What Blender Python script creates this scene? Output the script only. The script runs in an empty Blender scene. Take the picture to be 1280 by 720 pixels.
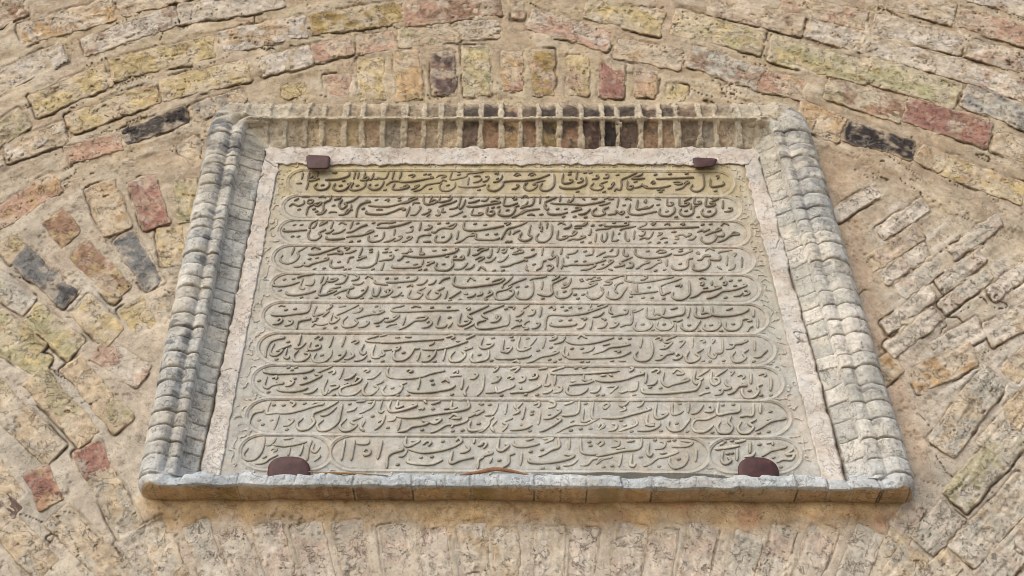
import bpy, bmesh, math, random
import numpy as np
from mathutils import Vector

random.seed(7)
rng = np.random.default_rng(7)
scene = bpy.context.scene
col = scene.collection
R = math.radians

# ------------------------------------------------------------------ camera, sky, sun, exposure
F = 1362.0; PITCH = R(40.0); D = 1.9; CZ = 1.6
cs, sn = math.cos(PITCH), math.sin(PITCH)
cam = bpy.data.cameras.new("camera")
cam.sensor_width = 36.0; cam.lens = F / 1280 * 36.0
cam.clip_start = 0.02; cam.clip_end = 500
cam_ob = bpy.data.objects.new("camera", cam); col.objects.link(cam_ob)
cam_ob.location = (0, 0, CZ); cam_ob.rotation_euler = (R(90) + PITCH, 0, 0)
scene.camera = cam_ob

SUN_EL, SUN_AZ = R(42), R(218)
world = bpy.data.worlds.new("World"); scene.world = world; world.use_nodes = True
wn = world.node_tree.nodes; wl = world.node_tree.links
sky = wn.new("ShaderNodeTexSky"); sky.sky_type = 'NISHITA'; sky.sun_disc = False
sky.sun_elevation = SUN_EL; sky.sun_rotation = SUN_AZ; sky.air_density = 1.0; sky.dust_density = 4.0
wl.new(sky.outputs[0], wn["Background"].inputs[0]); wn["Background"].inputs[1].default_value = 0.12
sun = bpy.data.lights.new("sun", 'SUN'); sun.energy = 0.85; sun.angle = R(85); sun.color = (1.0, 0.955, 0.89)
sun_ob = bpy.data.objects.new("sun", sun); col.objects.link(sun_ob)
sd = Vector((math.cos(SUN_EL) * math.sin(SUN_AZ), math.cos(SUN_EL) * math.cos(SUN_AZ), math.sin(SUN_EL)))
sun_ob.rotation_euler = (-sd).to_track_quat('-Z', 'Y').to_euler(); sun_ob.location = (-3, -4, 7)
scene.view_settings.view_transform = 'Standard'; scene.view_settings.look = 'None'
scene.cycles.filter_width = 1.0
scene.view_settings.exposure = 0.74; scene.view_settings.gamma = 1.0

# ------------------------------------------------------------------ helpers
def P(px, py, h):
    """point at height h (m) out of the wall plane, seen in the photograph at px, py"""
    px = np.asarray(px, float); py = np.asarray(py, float); h = np.asarray(h, float)
    dx = px - 640; u = 360 - py
    dY = F * cs - u * sn; dZ = F * sn + u * cs
    t = (D - h) / dY
    return np.stack([t * dx, (D - h) + 0 * t, t * dZ + CZ], -1)

def W(px, py):
    p = P(px, py, 0 * np.asarray(px, float))
    return p[..., 0] * 600, p[..., 2] * 600           # wall coordinates, about one unit per photo pixel

def _h(ix, iy, s):
    n = (ix.astype(np.int64) * 374761393 + iy.astype(np.int64) * 668265263 + s * 974634777) & 0xFFFFFFFF
    n = ((n ^ (n >> 13)) * 1274126177) & 0xFFFFFFFF
    n = (n ^ (n >> 16)) & 0xFFFFFFFF
    n = (n * 2246822519) & 0xFFFFFFFF
    return ((n ^ (n >> 15)) & 0xFFFF) / 65535.0

def vn(x, y, s=0):
    x = np.asarray(x, float); y = np.asarray(y, float)
    ix = np.floor(x); iy = np.floor(y); fx = x - ix; fy = y - iy
    ix = ix.astype(np.int64); iy = iy.astype(np.int64)
    fx = fx * fx * fx * (fx * (fx * 6 - 15) + 10); fy = fy * fy * fy * (fy * (fy * 6 - 15) + 10)
    a = _h(ix, iy, s); b = _h(ix + 1, iy, s); c = _h(ix, iy + 1, s); d = _h(ix + 1, iy + 1, s)
    return (a + (b - a) * fx) * (1 - fy) + (c + (d - c) * fx) * fy

def fbm(x, y, s=0, o=4):
    t = 0; a = 1.0; n = 0
    for k in range(o):
        t = t + a * (vn(x, y, s + k * 17) * 2 - 1); n += a
        a *= .55; x = x * 1.93 * .8 + y * 1.93 * .6 + 3.1; y = y * 1.93 * .8 - x * .6 + 7.7
    return t / n * 1.6

def ss(a, b, x):
    t = np.clip((x - a) / (b - a), 0, 1); return t * t * (3 - 2 * t)

def mixc(a, b, t):
    t = np.asarray(t)[..., None]; return np.asarray(a) * (1 - t) + np.asarray(b) * t

class Mesh:
    def __init__(s): s.v = []; s.c = []; s.f = []; s.n = 0
    def grid(s, V, C, closed=False):
        r, k = V.shape[:2]
        idx = np.arange(r * k).reshape(r, k) + s.n
        q = np.stack([idx[:-1, :-1], idx[1:, :-1], idx[1:, 1:], idx[:-1, 1:]], -1).reshape(-1, 4)
        if closed:
            q2 = np.stack([idx[:-1, -1], idx[1:, -1], idx[1:, 0], idx[:-1, 0]], -1); q = np.concatenate([q, q2])
        s.v.append(V.reshape(-1, 3)); s.c.append(np.broadcast_to(C, V.shape).reshape(-1, 3)); s.f.append(q); s.n += r * k
    def build(s, name, mat, parent=None, smooth=True, flip=True):
        V = np.concatenate(s.v); C = np.concatenate(s.c); lum = C.mean(1, keepdims=True); C = lum + (C - lum) * .95; Q = np.concatenate(s.f)
        if flip: Q = Q[:, ::-1]
        if parent is not None: V = V - np.array(parent.location)
        me = bpy.data.meshes.new(name)
        me.vertices.add(len(V)); me.vertices.foreach_set("co", V.astype(np.float32).ravel())
        me.loops.add(Q.size); me.loops.foreach_set("vertex_index", Q.astype(np.int32).ravel())
        me.polygons.add(len(Q)); me.polygons.foreach_set("loop_start", np.arange(0, Q.size, 4, dtype=np.int32))
        me.update(calc_edges=True); me.validate()
        at = me.color_attributes.new("Col", 'FLOAT_COLOR', 'POINT')
        at.data.foreach_set("color", np.concatenate([C, np.ones((len(C), 1))], 1).astype(np.float32).ravel())
        me.polygons.foreach_set("use_smooth", np.full(len(Q), smooth))
        me.materials.append(mat)
        ob = bpy.data.objects.new(name, me); col.objects.link(ob)
        if parent is not None: ob.parent = parent
        return ob

def tag(o, label=None, cat=None, group=None, kind=None):
    for k, v in (("label", label), ("category", cat), ("group", group), ("kind", kind)):
        if v: o[k] = v
    return o

def empty(name, loc, label, cat, group=None):
    o = bpy.data.objects.new(name, None); o.location = loc; o.empty_display_size = .05
    col.objects.link(o); bpy.context.view_layer.update()
    return tag(o, label, cat, group)

# ------------------------------------------------------------------ materials
def stone(name, hair=.55, pit=.6, bump=.5, mott=.35, scale=1.0, rough=.92, dark=(.06, .045, .03), light=.0):
    m = bpy.data.materials.new(name); m.use_nodes = True
    nt = m.node_tree; N = nt.nodes; L = nt.links
    b = N["Principled BSDF"]; b.inputs["Roughness"].default_value = rough; b.inputs["Specular IOR Level"].default_value = .18
    tc = N.new("ShaderNodeTexCoord")
    ca = N.new("ShaderNodeVertexColor"); ca.layer_name = "Col"
    def noise(sc, det=4, dist=0., ro=.55):
        n = N.new("ShaderNodeTexNoise"); n.inputs["Scale"].default_value = sc * scale; n.inputs["Detail"].default_value = det
        n.inputs["Distortion"].default_value = dist; n.inputs["Roughness"].default_value = ro
        L.new(tc.outputs["Object"], n.inputs["Vector"]); return n.outputs["Fac"]
    def mr(x, a, b_, c, d):
        n = N.new("ShaderNodeMapRange"); n.inputs[1].default_value = a; n.inputs[2].default_value = b_
        n.inputs[3].default_value = c; n.inputs[4].default_value = d; L.new(x, n.inputs[0]); return n.outputs[0]
    def mth(op, x, y):
        n = N.new("ShaderNodeMath"); n.operation = op
        for i, q in enumerate((x, y)):
            if isinstance(q, (int, float)): n.inputs[i].default_value = q
            else: L.new(q, n.inputs[i])
        return n.outputs[0]
    def mix(mode, f, a, c):
        n = N.new("ShaderNodeMix"); n.data_type = 'RGBA'; n.blend_type = mode
        if isinstance(f, (int, float)): n.inputs[0].default_value = f
        else: L.new(f, n.inputs[0])
        for i, q in ((6, a), (7, c)):
            if isinstance(q, tuple): n.inputs[i].default_value = (*q, 1)
            else: L.new(q, n.inputs[i])
        return n.outputs[2]
    n1 = noise(14, 6); n2 = noise(70, 5, .3); n3 = noise(260, 3); n4 = noise(34, 5, .9, .6)
    v = mth('MULTIPLY', mr(n1, .3, .7, 1 - mott, 1 + mott * .8), mr(n2, .3, .7, 1 - mott * .9, 1 + mott * .8))
    v = mth('MULTIPLY', v, mr(n3, .3, .7, 1 - mott * .6, 1 + mott * .5))
    cv = N.new("ShaderNodeCombineColor")
    for i in range(3): L.new(v, cv.inputs[i])
    c = mix('MULTIPLY', 1.0, ca.outputs[0], cv.outputs[0])
    c = mix('MIX', mr(noise(9, 5, .4), .5, .72, 0, .35), c, (.30, .27, .21))
    if light:
        c = mix('MIX', mth('MULTIPLY', mr(noise(38, 6, .8, .65), .52, .66, 0, 1), light), c, (.62, .57, .49))
    # hairline cracks and pits that hold dirt
    def hairline(sc, w, msk_sc, t0, t1):
        x = mth('ABSOLUTE', mth('SUBTRACT', noise(sc, 5, .7, .58), .5), 0.)
        x = mr(x, 0, w, 1, 0)
        return mth('MULTIPLY', x, mr(noise(msk_sc, 2), t0, t1, 0, 1))
    h1 = hairline(20, .012, 13, .48, .56); h2 = hairline(55, .022, 31, .50, .58)
    hh = mth('MAXIMUM', h1, h2)
    pt = mth('MULTIPLY', mr(noise(210, 2, .2), .63, .70, 0, 1), mr(n4, .42, .6, 0, 1))
    c = mix('MIX', mth('MULTIPLY', hh, hair), c, dark)
    c = mix('MIX', mth('MULTIPLY', pt, pit), c, dark)
    L.new(c, b.inputs["Base Color"])
    hgt = mth('ADD', mth('MULTIPLY', n2, .6), mth('MULTIPLY', n3, .25))
    hgt = mth('ADD', hgt, mth('MULTIPLY', n4, .5))
    hgt = mth('SUBTRACT', hgt, mth('MULTIPLY', hh, .5)); hgt = mth('SUBTRACT', hgt, mth('MULTIPLY', pt, .5))
    bp = N.new("ShaderNodeBump"); bp.inputs["Strength"].default_value = bump; bp.inputs["Distance"].default_value = .006
    L.new(hgt, bp.inputs["Height"]); L.new(bp.outputs[0], b.inputs["Normal"])
    return m

M_mortar = stone("weathered_mortar", hair=.5, pit=.7, bump=.32, mott=.2, light=.25)
M_brick = stone("old_brick", hair=.55, pit=.55, bump=.75, mott=.22, light=.25)
M_frame = stone("moulded_brick", hair=.5, pit=.65, bump=.6, mott=.2)
M_plaster = stone("lime_plaster", hair=.28, pit=.6, bump=.6, mott=.1, light=.3)
M_tablet = stone("carved_stone", hair=.25, pit=.25, bump=.28, mott=.1, dark=(.15, .12, .08))
M_letter = stone("letter_stone", hair=.1, pit=.1, bump=.25, mott=.15)
M_twig = stone("dry_twig", hair=.3, pit=.3, bump=.3, mott=.3, scale=2)
def paint():
    m = bpy.data.materials.new("maroon_paint"); m.use_nodes = True
    N = m.node_tree.nodes; L = m.node_tree.links; b = N["Principled BSDF"]
    tc = N.new("ShaderNodeTexCoord"); n = N.new("ShaderNodeTexNoise"); n.inputs["Scale"].default_value = 60; n.inputs["Detail"].default_value = 6
    L.new(tc.outputs["Object"], n.inputs["Vector"])
    r = N.new("ShaderNodeValToRGB"); e = r.color_ramp.elements
    e[0].position = .3; e[0].color = (.026, .006, .006, 1); e[1].position = .66; e[1].color = (.062, .015, .014, 1)
    x = r.color_ramp.elements.new(.8); x.color = (.17, .10, .085, 1)
    L.new(n.outputs["Fac"], r.inputs[0]); L.new(r.outputs[0], b.inputs["Base Color"])
    b.inputs["Roughness"].default_value = .65
    bp = N.new("ShaderNodeBump"); bp.inputs["Strength"].default_value = .25; bp.inputs["Distance"].default_value = .002
    L.new(n.outputs["Fac"], bp.inputs["Height"]); L.new(bp.outputs[0], b.inputs["Normal"])
    return m
M_paint = paint()

# ------------------------------------------------------------------ unseen ground sheet, added to bounce warm light from below
bm = bmesh.new()
for q in ((-40, -60), (40, -60), (40, 20), (-40, 20)): bm.verts.new((*q, 0))
bm.faces.new(bm.verts)
me = bpy.data.meshes.new("ground"); bm.to_mesh(me); bm.free()
ca_ = me.color_attributes.new("Col", 'FLOAT_COLOR', 'POINT'); ca_.data.foreach_set("color", np.tile([.42, .34, .24, 1], 4).astype(np.float32))
me.materials.append(M_mortar); ob = bpy.data.objects.new("ground", me); col.objects.link(ob)
tag(ob, "unseen sandy ground sheet added below the wall to bounce light", None, None, "structure")
# ------------------------------------------------------------------ the brick wall
PAL = dict(y=(.46, .37, .19), b=(.45, .365, .25), o=(.43, .30, .16), r=(.30, .16, .125), s=(.41, .27, .19), q=(.46, .38, .31),
           k=(.035, .03, .03), p=(.11, .075, .065), g=(.37, .345, .20), d=(.16, .165, .165), w=(.50, .455, .385),
           n=(.27, .17, .11), l=(.29, .21, .08), a=(.40, .38, .32))
BRICKS = """C1 86 194 150 176 21 s n 4
C1 156 172 230 144 19 k n 4
C1 242 142 303 119 17 b d 2
C1 -6 276 70 228 26 s o 2
C1 232 196 252 180 30 b d 0
C2 90 156 193 116 25 y o 3
C2 205 113 308 88 27 y b 4
C2 8 192 80 166 25 b w 3
C2 328 84 387 69 24 w b 4
C2 393 67 438 57 22 s b 1
C2 449 57 492 50 22 s b 1
C2 500 48 572 39 24 b g 1
C2 575 38 623 35 22 b w 2
C3 44 133 133 94 28 y b 5
C3 142 87 264 60 26 y l 5
C3 278 53 379 33 26 w o 4
C3 393 30 500 16 25 l y 5
C3 508 20 623 5 26 n s 3
C3 -12 176 30 148 26 g b 3
C4 -5 106 78 66 25 w b 4
C4 108 58 217 21 23 w n 5
C4 228 18 350 -3 24 w b 5
C5 28 43 139 13 26 o w 5
C5 -20 32 28 6 26 n b 4
C5 152 8 260 -20 24 b s 3
C5 640 12 655 12 22 n b 2
C2 665 25 760 50 26 s w 2
C3 735 8 825 30 30 y w 4
C3 845 28 950 54 30 y g 3
C2 772 60 850 76 24 b o 1
C2 865 70 948 98 27 a n 3
C2 940 98 1004 112 25 s o 2
C3 966 61 1082 90 31 g y 5
C3 1088 87 1194 120 32 g l 6
C3 1208 118 1292 152 30 a d 3
C2 1036 109 1127 140 28 n g 3
C2 1135 137 1234 168 32 r n 5
C1 1060 164 1140 188 24 k b 4
C1 998 142 1050 163 32 o b 3
C1 1150 190 1180 205 24 b o 2
C4 1082 56 1202 88 24 w b 4
C4 1207 90 1290 118 24 w s 4
C4 1012 34 1077 53 24 w b 4
C4 890 6 1000 32 24 b n 3
C5 980 2 1080 26 24 b s 3
C5 1095 30 1200 56 24 w b 4
C5 1215 60 1300 84 24 w s 3
C5 1100 -4 1190 18 24 b w 3
C5 1200 22 1300 50 24 s b 3
C5 1216 -10 1300 14 22 w n 3
C1 1182 207 1278 243 26 y o 4
C2 1245 175 1300 195 28 b o 3
S 422 95 423 122 32 s b 2
S 463 74 466 124 31 y b 3
S 508 66 512 124 32 o y 4
S 552 66 556 117 27 p n 3
S 595 60 597 118 32 g y 4
S 640 66 641 113 25 o r 3
S 679 65 679 118 26 l s 3
S 723 72 722 118 25 y s 3
S 765 79 763 120 29 r s 3
S 809 90 806 121 26 s o 2
S 848 107 845 125 22 y g 1
S 366 104 368 120 30 y b 1
L 178 225 196 281 34 r s 4
L 125 233 146 288 37 b o 4
L 66 271 89 299 33 n y 3
L 99 312 152 367 32 n y 3
L 155 297 193 357 27 d a 3
L 25 319 87 374 28 d k 4
L 231 226 237 277 27 g y 2
L 212 286 217 330 31 y b 2
L 100 382 142 422 34 y b 3
L 164 381 182 413 34 y b 3
L 40 390 94 437 31 g y 3
L -5 400 48 442 32 g y 3
L -8 350 36 384 30 a g 2
L 44 472 110 547 34 b g 4
L 90 457 153 530 31 b g 4
L -10 493 68 568 37 b a 4
L -12 418 55 460 28 g y 3
L 108 560 124 592 35 r a 4
L 124 590 163 664 36 b a 3
L 44 588 64 630 33 r o 4
L 72 645 152 724 38 b a 4
L -4 645 58 712 38 b a 4
L -20 610 16 645 32 p b 3
L 123 436 178 470 34 w s 2
L -30 560 20 625 30 b a 2
R 1178 558 1243 470 38 a b 8
R 1196 626 1270 543 38 a g 6
R 1153 682 1190 640 38 a w 5
R 1205 694 1285 608 42 a b 6
R 1143 476 1216 443 32 o b 3
R 1098 470 1122 452 28 o b 2
R 1236 560 1300 480 30 b a 3
R 1230 728 1300 655 38 a s 4
R 1110 735 1145 690 36 b a 2
F 110 700 135 740 34 b a 2
L 8 300 24 322 30 b y 2
L -20 470 10 510 30 b g 2
L 150 700 185 740 34 b a 2
L 205 372 212 404 24 b a 1
R 1236 420 1296 388 30 w b 3
R 1262 470 1310 420 30 b a 3
R 1120 660 1146 628 30 q a 1
R 1150 742 1190 700 34 b q 2
R 1170 440 1225 410 26 w a 3"""
bricks = []
for ln in BRICKS.strip().splitlines():
    t = ln.split(); 
    q = list(map(float, t[1:6])); ex, ey = (q[2] - q[0]) * .03, (q[3] - q[1]) * .03
    bricks.append([t[0], q[0] - ex, q[1] - ey, q[2] + ex, q[3] + ey, q[4] + 1, t[6], t[7], float(t[8])])
# fan of faint bricks under the ledge, rough pale rows of the right-hand panel
for i in range(20):
    x = 205 + i * 48 + random.uniform(-6, 6); sl = .42 - .84 * (x - 200) / 900
    y0 = 655 + random.uniform(-4, 10)
    bricks.append(["F", x - sl * 40, y0, x + sl * 60 + sl * 10, y0 + 100, 36 + random.uniform(-3, 3), random.choice("bqqaq"), random.choice("aw"), random.uniform(-2.0, 1.4)])
    bricks.append(["F", x + sl * 85, y0 + 112, x + sl * 160, y0 + 190, 36, random.choice("bqa"), "a", 2])
for k in range(19):
    a = R(-29 - k * 1.0); nx, ny = -math.sin(a), math.cos(a); off_ = random.uniform(-40, 20)
    for j in range(6):
        x = 1040 + nx * 24.5 * k + (j * 84 - 40 + off_) * math.cos(a); y = 205 + ny * 24.5 * k + (j * 84 - 40 + off_) * math.sin(a) + 10
        if y < 214 + (x - 1040) * .44 or x > 1320 or y > 470 or x < 1050 + (y - 200) * .26: continue
        if any(b_[0] == 'R' and math.hypot((b_[1] + b_[3]) / 2 - x, (b_[2] + b_[4]) / 2 - y) < 42 and len(b_) == 9 and b_[5] > 25 and (b_[2] + b_[4]) / 2 > 380 for b_ in bricks): continue
        ll = random.uniform(33, 40)
        bricks.append(["R", x - ll * math.cos(a), y - ll * math.sin(a), x + ll * math.cos(a), y + ll * math.sin(a), 19 + random.uniform(-2, 3),
                       random.choice("wwwbaqa"), random.choice("wqw"), random.uniform(2.5, 6)])

WALL_X0, WALL_X1, WALL_Y0, WALL_Y1, ST = -150, 1430, -110, 830, 1.55
gx = np.arange(WALL_X0, WALL_X1, ST); gy = np.arange(WALL_Y0, WALL_Y1, ST)
PX, PY = np.meshgrid(gx, gy)
wx, wz = W(PX, PY)
def base_h(wx, wz): return .006 * fbm(wx / 140, wz / 140, 1, 3)
H = base_h(wx, wz) + .0030 * fbm(wx / 40, wz / 40, 2, 3) + .0011 * fbm(wx / 13, wz / 13, 3, 4)
smear = ss(.05, .7, fbm(wx / 60, wz / 60, 5, 4))
H = H + .0035 * smear
inb = np.zeros_like(H); groove = np.zeros_like(H)
for br in bricks:
    tagc, x1, y1, x2, y2, t, c1, c2, off = br
    cx, cy = (x1 + x2) / 2, (y1 + y2) / 2; L_ = math.hypot(x2 - x1, y2 - y1); ux, uy = (x2 - x1) / L_, (y2 - y1) / L_
    ext = L_ / 2 + t
    i0, i1 = np.searchsorted(gx, [cx - ext, cx + ext]); j0, j1 = np.searchsorted(gy, [cy - ext, cy + ext])
    if i1 <= i0 or j1 <= j0: continue
    sx = PX[j0:j1, i0:i1] - cx; sy = PY[j0:j1, i0:i1] - cy
    u = sx * ux + sy * uy; v = -sx * uy + sy * ux
    qx = np.abs(u) - L_ / 2 + 2; qy = np.abs(v) - t / 2 + 2
    d = np.hypot(np.maximum(qx, 0), np.maximum(qy, 0)) + np.minimum(np.maximum(qx, qy), 0) - 3
    d = d + 1.6 * fbm(wx[j0:j1, i0:i1] / 22, wz[j0:j1, i0:i1] / 22, 9, 3)
    inb[j0:j1, i0:i1] = np.maximum(inb[j0:j1, i0:i1], ss(1, -4, d))
    side = np.where(sy * 1.0 + 0 * u > 0, 1, .45) if abs(ux) > abs(uy) else np.where(v * np.sign(uy) * (1 if cx < 640 else -1) > 0, 1, .4)
    g = np.exp(-((d - 1.6) / 1.1) ** 2) * side
    groove[j0:j1, i0:i1] = np.maximum(groove[j0:j1, i0:i1], g * (.5 if tagc == 'F' else 1))
# weathered strata: along the arches above, along the slanted courses on the right
ar = np.hypot(PX - 640, PY - 1350); at_ = np.arctan2(PX - 640, 1350 - PY) * 1300
archline = 205 + np.where(PX > 640, (PX - 1040) * .44, (240 - PX) * .30)
up_ = ss(14, -14, PY - archline) * ss(90, 240, np.abs(PX - 640)); ca30, sa30 = math.cos(R(-32)), math.sin(R(-32))
rgt = ss(0, 20, PY - archline) * ss(1048, 1085, PX - (PY - 200) * .25) * ss(560, 430, PY - (PX - 1100) * .4)
st_a = fbm(at_ / 55, ar / 7, 111, 4); st_r = fbm((PX * ca30 + PY * sa30) / 55, (-PX * sa30 + PY * ca30) / 7, 113, 4)
strata = st_a * up_ * ss(-.3, .3, fbm(wx / 90, wz / 90, 115, 2)) + st_r * rgt
H = H + .0030 * strata * (1 - .5 * rgt)
cr2 = np.maximum(ss(.045, 0, np.abs(st_a - .1)) * up_ * ss(.0, .3, fbm(wx / 50, wz / 50, 117, 3)), ss(.04, 0, np.abs(st_r)) * rgt * ss(.1, .4, fbm(wx / 40, wz / 40, 119, 3)))
H = H - .006 * cr2
gm = ss(-.05, .35, fbm(wx / 45, wz / 45, 11, 3))
H = H - .008 * groove * gm - .004 * inb
# open cracks and pits
cr = np.abs(fbm(wx / 70, wz / 70, 21, 5)); cm = ss(.15, .45, fbm(wx / 110, wz / 110, 23, 2))
crack = ss(.020, .0, cr) * cm
crack = crack * (1 - ss(600, 630, PY) * ss(150, 200, PX) * ss(1160, 1110, PX))
pit = ss(.58, .85, fbm(wx / 5, wz / 5, 31, 2)) * ss(-.1, .4, fbm(wx / 45, wz / 45, 33, 3))
H = H - .007 * crack - .002 * pit
# mortar fillet under the ledge
lip = 628 + (PX - 180) * .006
wed = ss(lip + 26, lip + 5, PY) * ss(lip - 12, lip, PY) * ss(165, 190, PX) * ss(1150, 1125, PX)
H = H + .010 * wed + .004 * wed * fbm(wx / 30, wz / 30, 35, 3)
# the wall opens behind the framed tablet
fl = np.interp(PY, [140, 600], [290, 200]); fr = np.interp(PY, [140, 600], [985, 1115])
hole = ss(fl, fl + 10, PX) * ss(fr, fr - 10, PX) * ss(146, 154, PY) * ss(618, 608, PY)
H = H * (1 - hole) - .05 * hole
# colour: brownish tan above, pale pinkish below, ochre under the ledge
top = np.array((.405, .33, .215)); low = np.array((.455, .403, .325))
tt = ss(120, 470, PY + 60 * fbm(wx / 150, wz / 150, 41, 3))
C = mixc(top, low, tt)
joint = ss(-.2, .5, fbm(wx / 90, wz / 90, 43, 3))
C = mixc(C, (.355, .272, .19), .6 * joint * (1 - tt))
C = mixc(C, (.44, .37, .295), .45 * joint * tt)
C = mixc(C, (.50, .44, .34), .5 * smear)
C = mixc(C, (.40, .38, .32), .55 * ss(0, .6, fbm(wx / 70, wz / 70, 47, 4)) * tt)
oc = ss(lip + 44, lip + 8, PY + 10 * fbm(wx / 30, wz / 30, 45, 3)) * ss(lip - 12, lip - 2, PY) * ss(150, 200, PX) * ss(1160, 1110, PX)
C = mixc(C, mixc((.46, .31, .14), (.34, .17, .07), ss(.0, .7, fbm(wx / 40, wz / 40, 49, 3)) * ss(500, 1000, PX)), .8 * oc)
redline = ss(26, 6, np.abs(PX - np.interp(PY, [180, 600], [1030, 1150])) + 6 * fbm(wx / 20, wz / 20, 51, 2)) * ss(160, 210, PY) * ss(640, 560, PY)
C = mixc(C, (.42, .295, .195), .55 * redline)
C = mixc(C, (.52, .49, .43), .65 * ss(.12, .55, st_r) * rgt); C = mixc(C, (.30, .25, .19), .45 * ss(-.15, -.5, st_r) * rgt)
C = mixc(C, (.50, .44, .34), .5 * ss(.15, .5, st_a) * up_); C = mixc(C, (.27, .20, .13), .4 * ss(-.2, -.5, st_a) * up_)
C = mixc(C, (.12, .085, .055), .75 * np.clip(crack + pit * .4 + groove * gm + cr2, 0, 1))
wall = empty("brick_wall", tuple(P(640, 700, 0)), "weathered tan brick wall of arched and fanned courses around the inscribed tablet", "wall")
m = Mesh(); m.grid(P(PX, PY, H), C); m.build("mortar_bed", M_mortar, wall)
# the wall's body behind its face
bm = bmesh.new()
x0, z0 = -2.6, 0.0; x1, z1 = 2.6, CZ + 3.9
vs = [bm.verts.new(Vector(q) - wall.location) for q in [(x0, D + .07, z0), (x1, D + .07, z0), (x1, D + .5, z0), (x0, D + .5, z0), (x0, D + .07, z1), (x1, D + .07, z1), (x1, D + .5, z1), (x0, D + .5, z1)]]
for f in ((0, 1, 5, 4), (1, 2, 6, 5), (2, 3, 7, 6), (3, 0, 4, 7), (4, 5, 6, 7), (3, 2, 1, 0)): bm.faces.new([vs[i] for i in f])
me = bpy.data.meshes.new("wall_core"); bm.to_mesh(me); bm.free()
ca_ = me.color_attributes.new("Col", 'FLOAT_COLOR', 'POINT'); ca_.data.foreach_set("color", np.tile([.4, .32, .22, 1], 8).astype(np.float32))
me.materials.append(M_mortar); ob = bpy.data.objects.new("wall_core", me); col.objects.link(ob); ob.parent = wall

COURSE = dict(C1="arch_course", C2="arch_course", C3="arch_course", C4="arch_course", C5="arch_course", S="soldier_course",
              L="fanned_brickwork", R="fanned_brickwork", F="base_course")
cm_ = {}
for n, br in enumerate(bricks):
    g, x1, y1, x2, y2, t, c1, c2, off = br
    L_ = math.hypot(x2 - x1, y2 - y1); ux, uy = (x2 - x1) / L_, (y2 - y1) / L_; cx, cy = (x1 + x2) / 2, (y1 + y2) / 2
    u, v = np.meshgrid(np.arange(-L_ / 2 - 4.5, L_ / 2 + 4.6, 1.45), np.arange(-t / 2 - 4.5, t / 2 + 4.6, 1.45))
    px = cx + u * ux - v * uy; py = cy + u * uy + v * ux
    X, Z = W(px, py)
    qx = np.abs(u) - L_ / 2 + 2; qy = np.abs(v) - t / 2 + 2
    d = np.hypot(np.maximum(qx, 0), np.maximum(qy, 0)) + np.minimum(np.maximum(qx, qy), 0) - 3
    d = d + 1.6 * fbm(X / 22, Z / 22, 9, 3) + .8 * fbm(X / 7, Z / 7, 61, 2)
    rr = fbm(X / 26, Z / 26, 71 + n, 4); r2 = fbm(X / 8, Z / 8, 73, 4)
    layer = fbm((u + 40 * n) / 40, v / 5, 75, 3)                       # laminations along the brick
    rgh = 1.5 if g in ('C3', 'C4', 'C5', 'R') else 1.0
    h = base_h(X, Z) + off * .0006 + (.0016 if g == 'R' else 0) + rgh * (.0016 * rr + .0011 * r2 + .0010 * layer)
    lam = ss(.05, 0, np.abs(layer)) * ss(.05, .35, fbm(X / 35, Z / 35, 89 + n, 3)) * (g[0] in 'CR')
    crk = ss(.022, 0, np.abs(fbm(X / 45, Z / 45, 77 + n, 4))) * ss(.1, .4, fbm(X / 60, Z / 60, 79, 2))
    crk = np.maximum(crk, .8 * lam)
    pt = ss(.5, .8, fbm(X / 5, Z / 5, 81, 2)) * ss(0, .4, rr)
    h = h - .005 * crk - .002 * pt - .020 * ss(-.6, 3.2, d)
    A = np.array(PAL[c1]); B = np.array(PAL[c2])
    k = ss(-.05, .45, rr + .35 * fbm(X / 12, Z / 12, 83, 3))
    Cc = mixc(A, B, .75 * k)
    if c1 in "kdpr": Cc = mixc(A, B, .6 * ss(.25 if c1 != 'k' else .6, .6 if c1 != 'k' else .9, rr))
    Cc = Cc * (1 + .16 * r2[..., None] + .10 * layer[..., None])
    pal = ss(.12, .45, fbm(X / 30, Z / 30, 85, 5) + (.42 if g == 'F' else .22 if g == 'R' else -.3 if c1 == 'k' else -.12 if c1 == 'r' else .26 if (cx > 640 and g[0] == 'C') or g in ('C4', 'C5') else .0))
    Cc = mixc(Cc, (.50, .46, .385) if g in 'RF' else (.50, .435, .335), .6 * pal)
    edge = ss(-4, .5, d + 2 * fbm(X / 10, Z / 10, 87, 2)); Cc = mixc(Cc, (.44, .345, .24), (.75 if (cx > 640 and g[0] == 'C') or g == 'F' else .5) * edge)
    Cc = mixc(Cc, (.16, .11, .08), .55 * np.clip(crk + pt * .3, 0, 1))
    cm_.setdefault(g, Mesh()).grid(P(px, py, h), np.clip(Cc, .01, 1))
for g, mm in cm_.items(): mm.build(COURSE[g], M_brick, wall)

# ------------------------------------------------------------------ the moulded frame
def wl_pt(px, py, h): p = P(px, py, h); return np.array((p[0], p[2]))
def line_x(p1, p2, h):
    a = wl_pt(*p1, h); b = wl_pt(*p2, h); k = (b[0] - a[0]) / (b[1] - a[1]); return lambda z: a[0] + k * (z - a[1])
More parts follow.
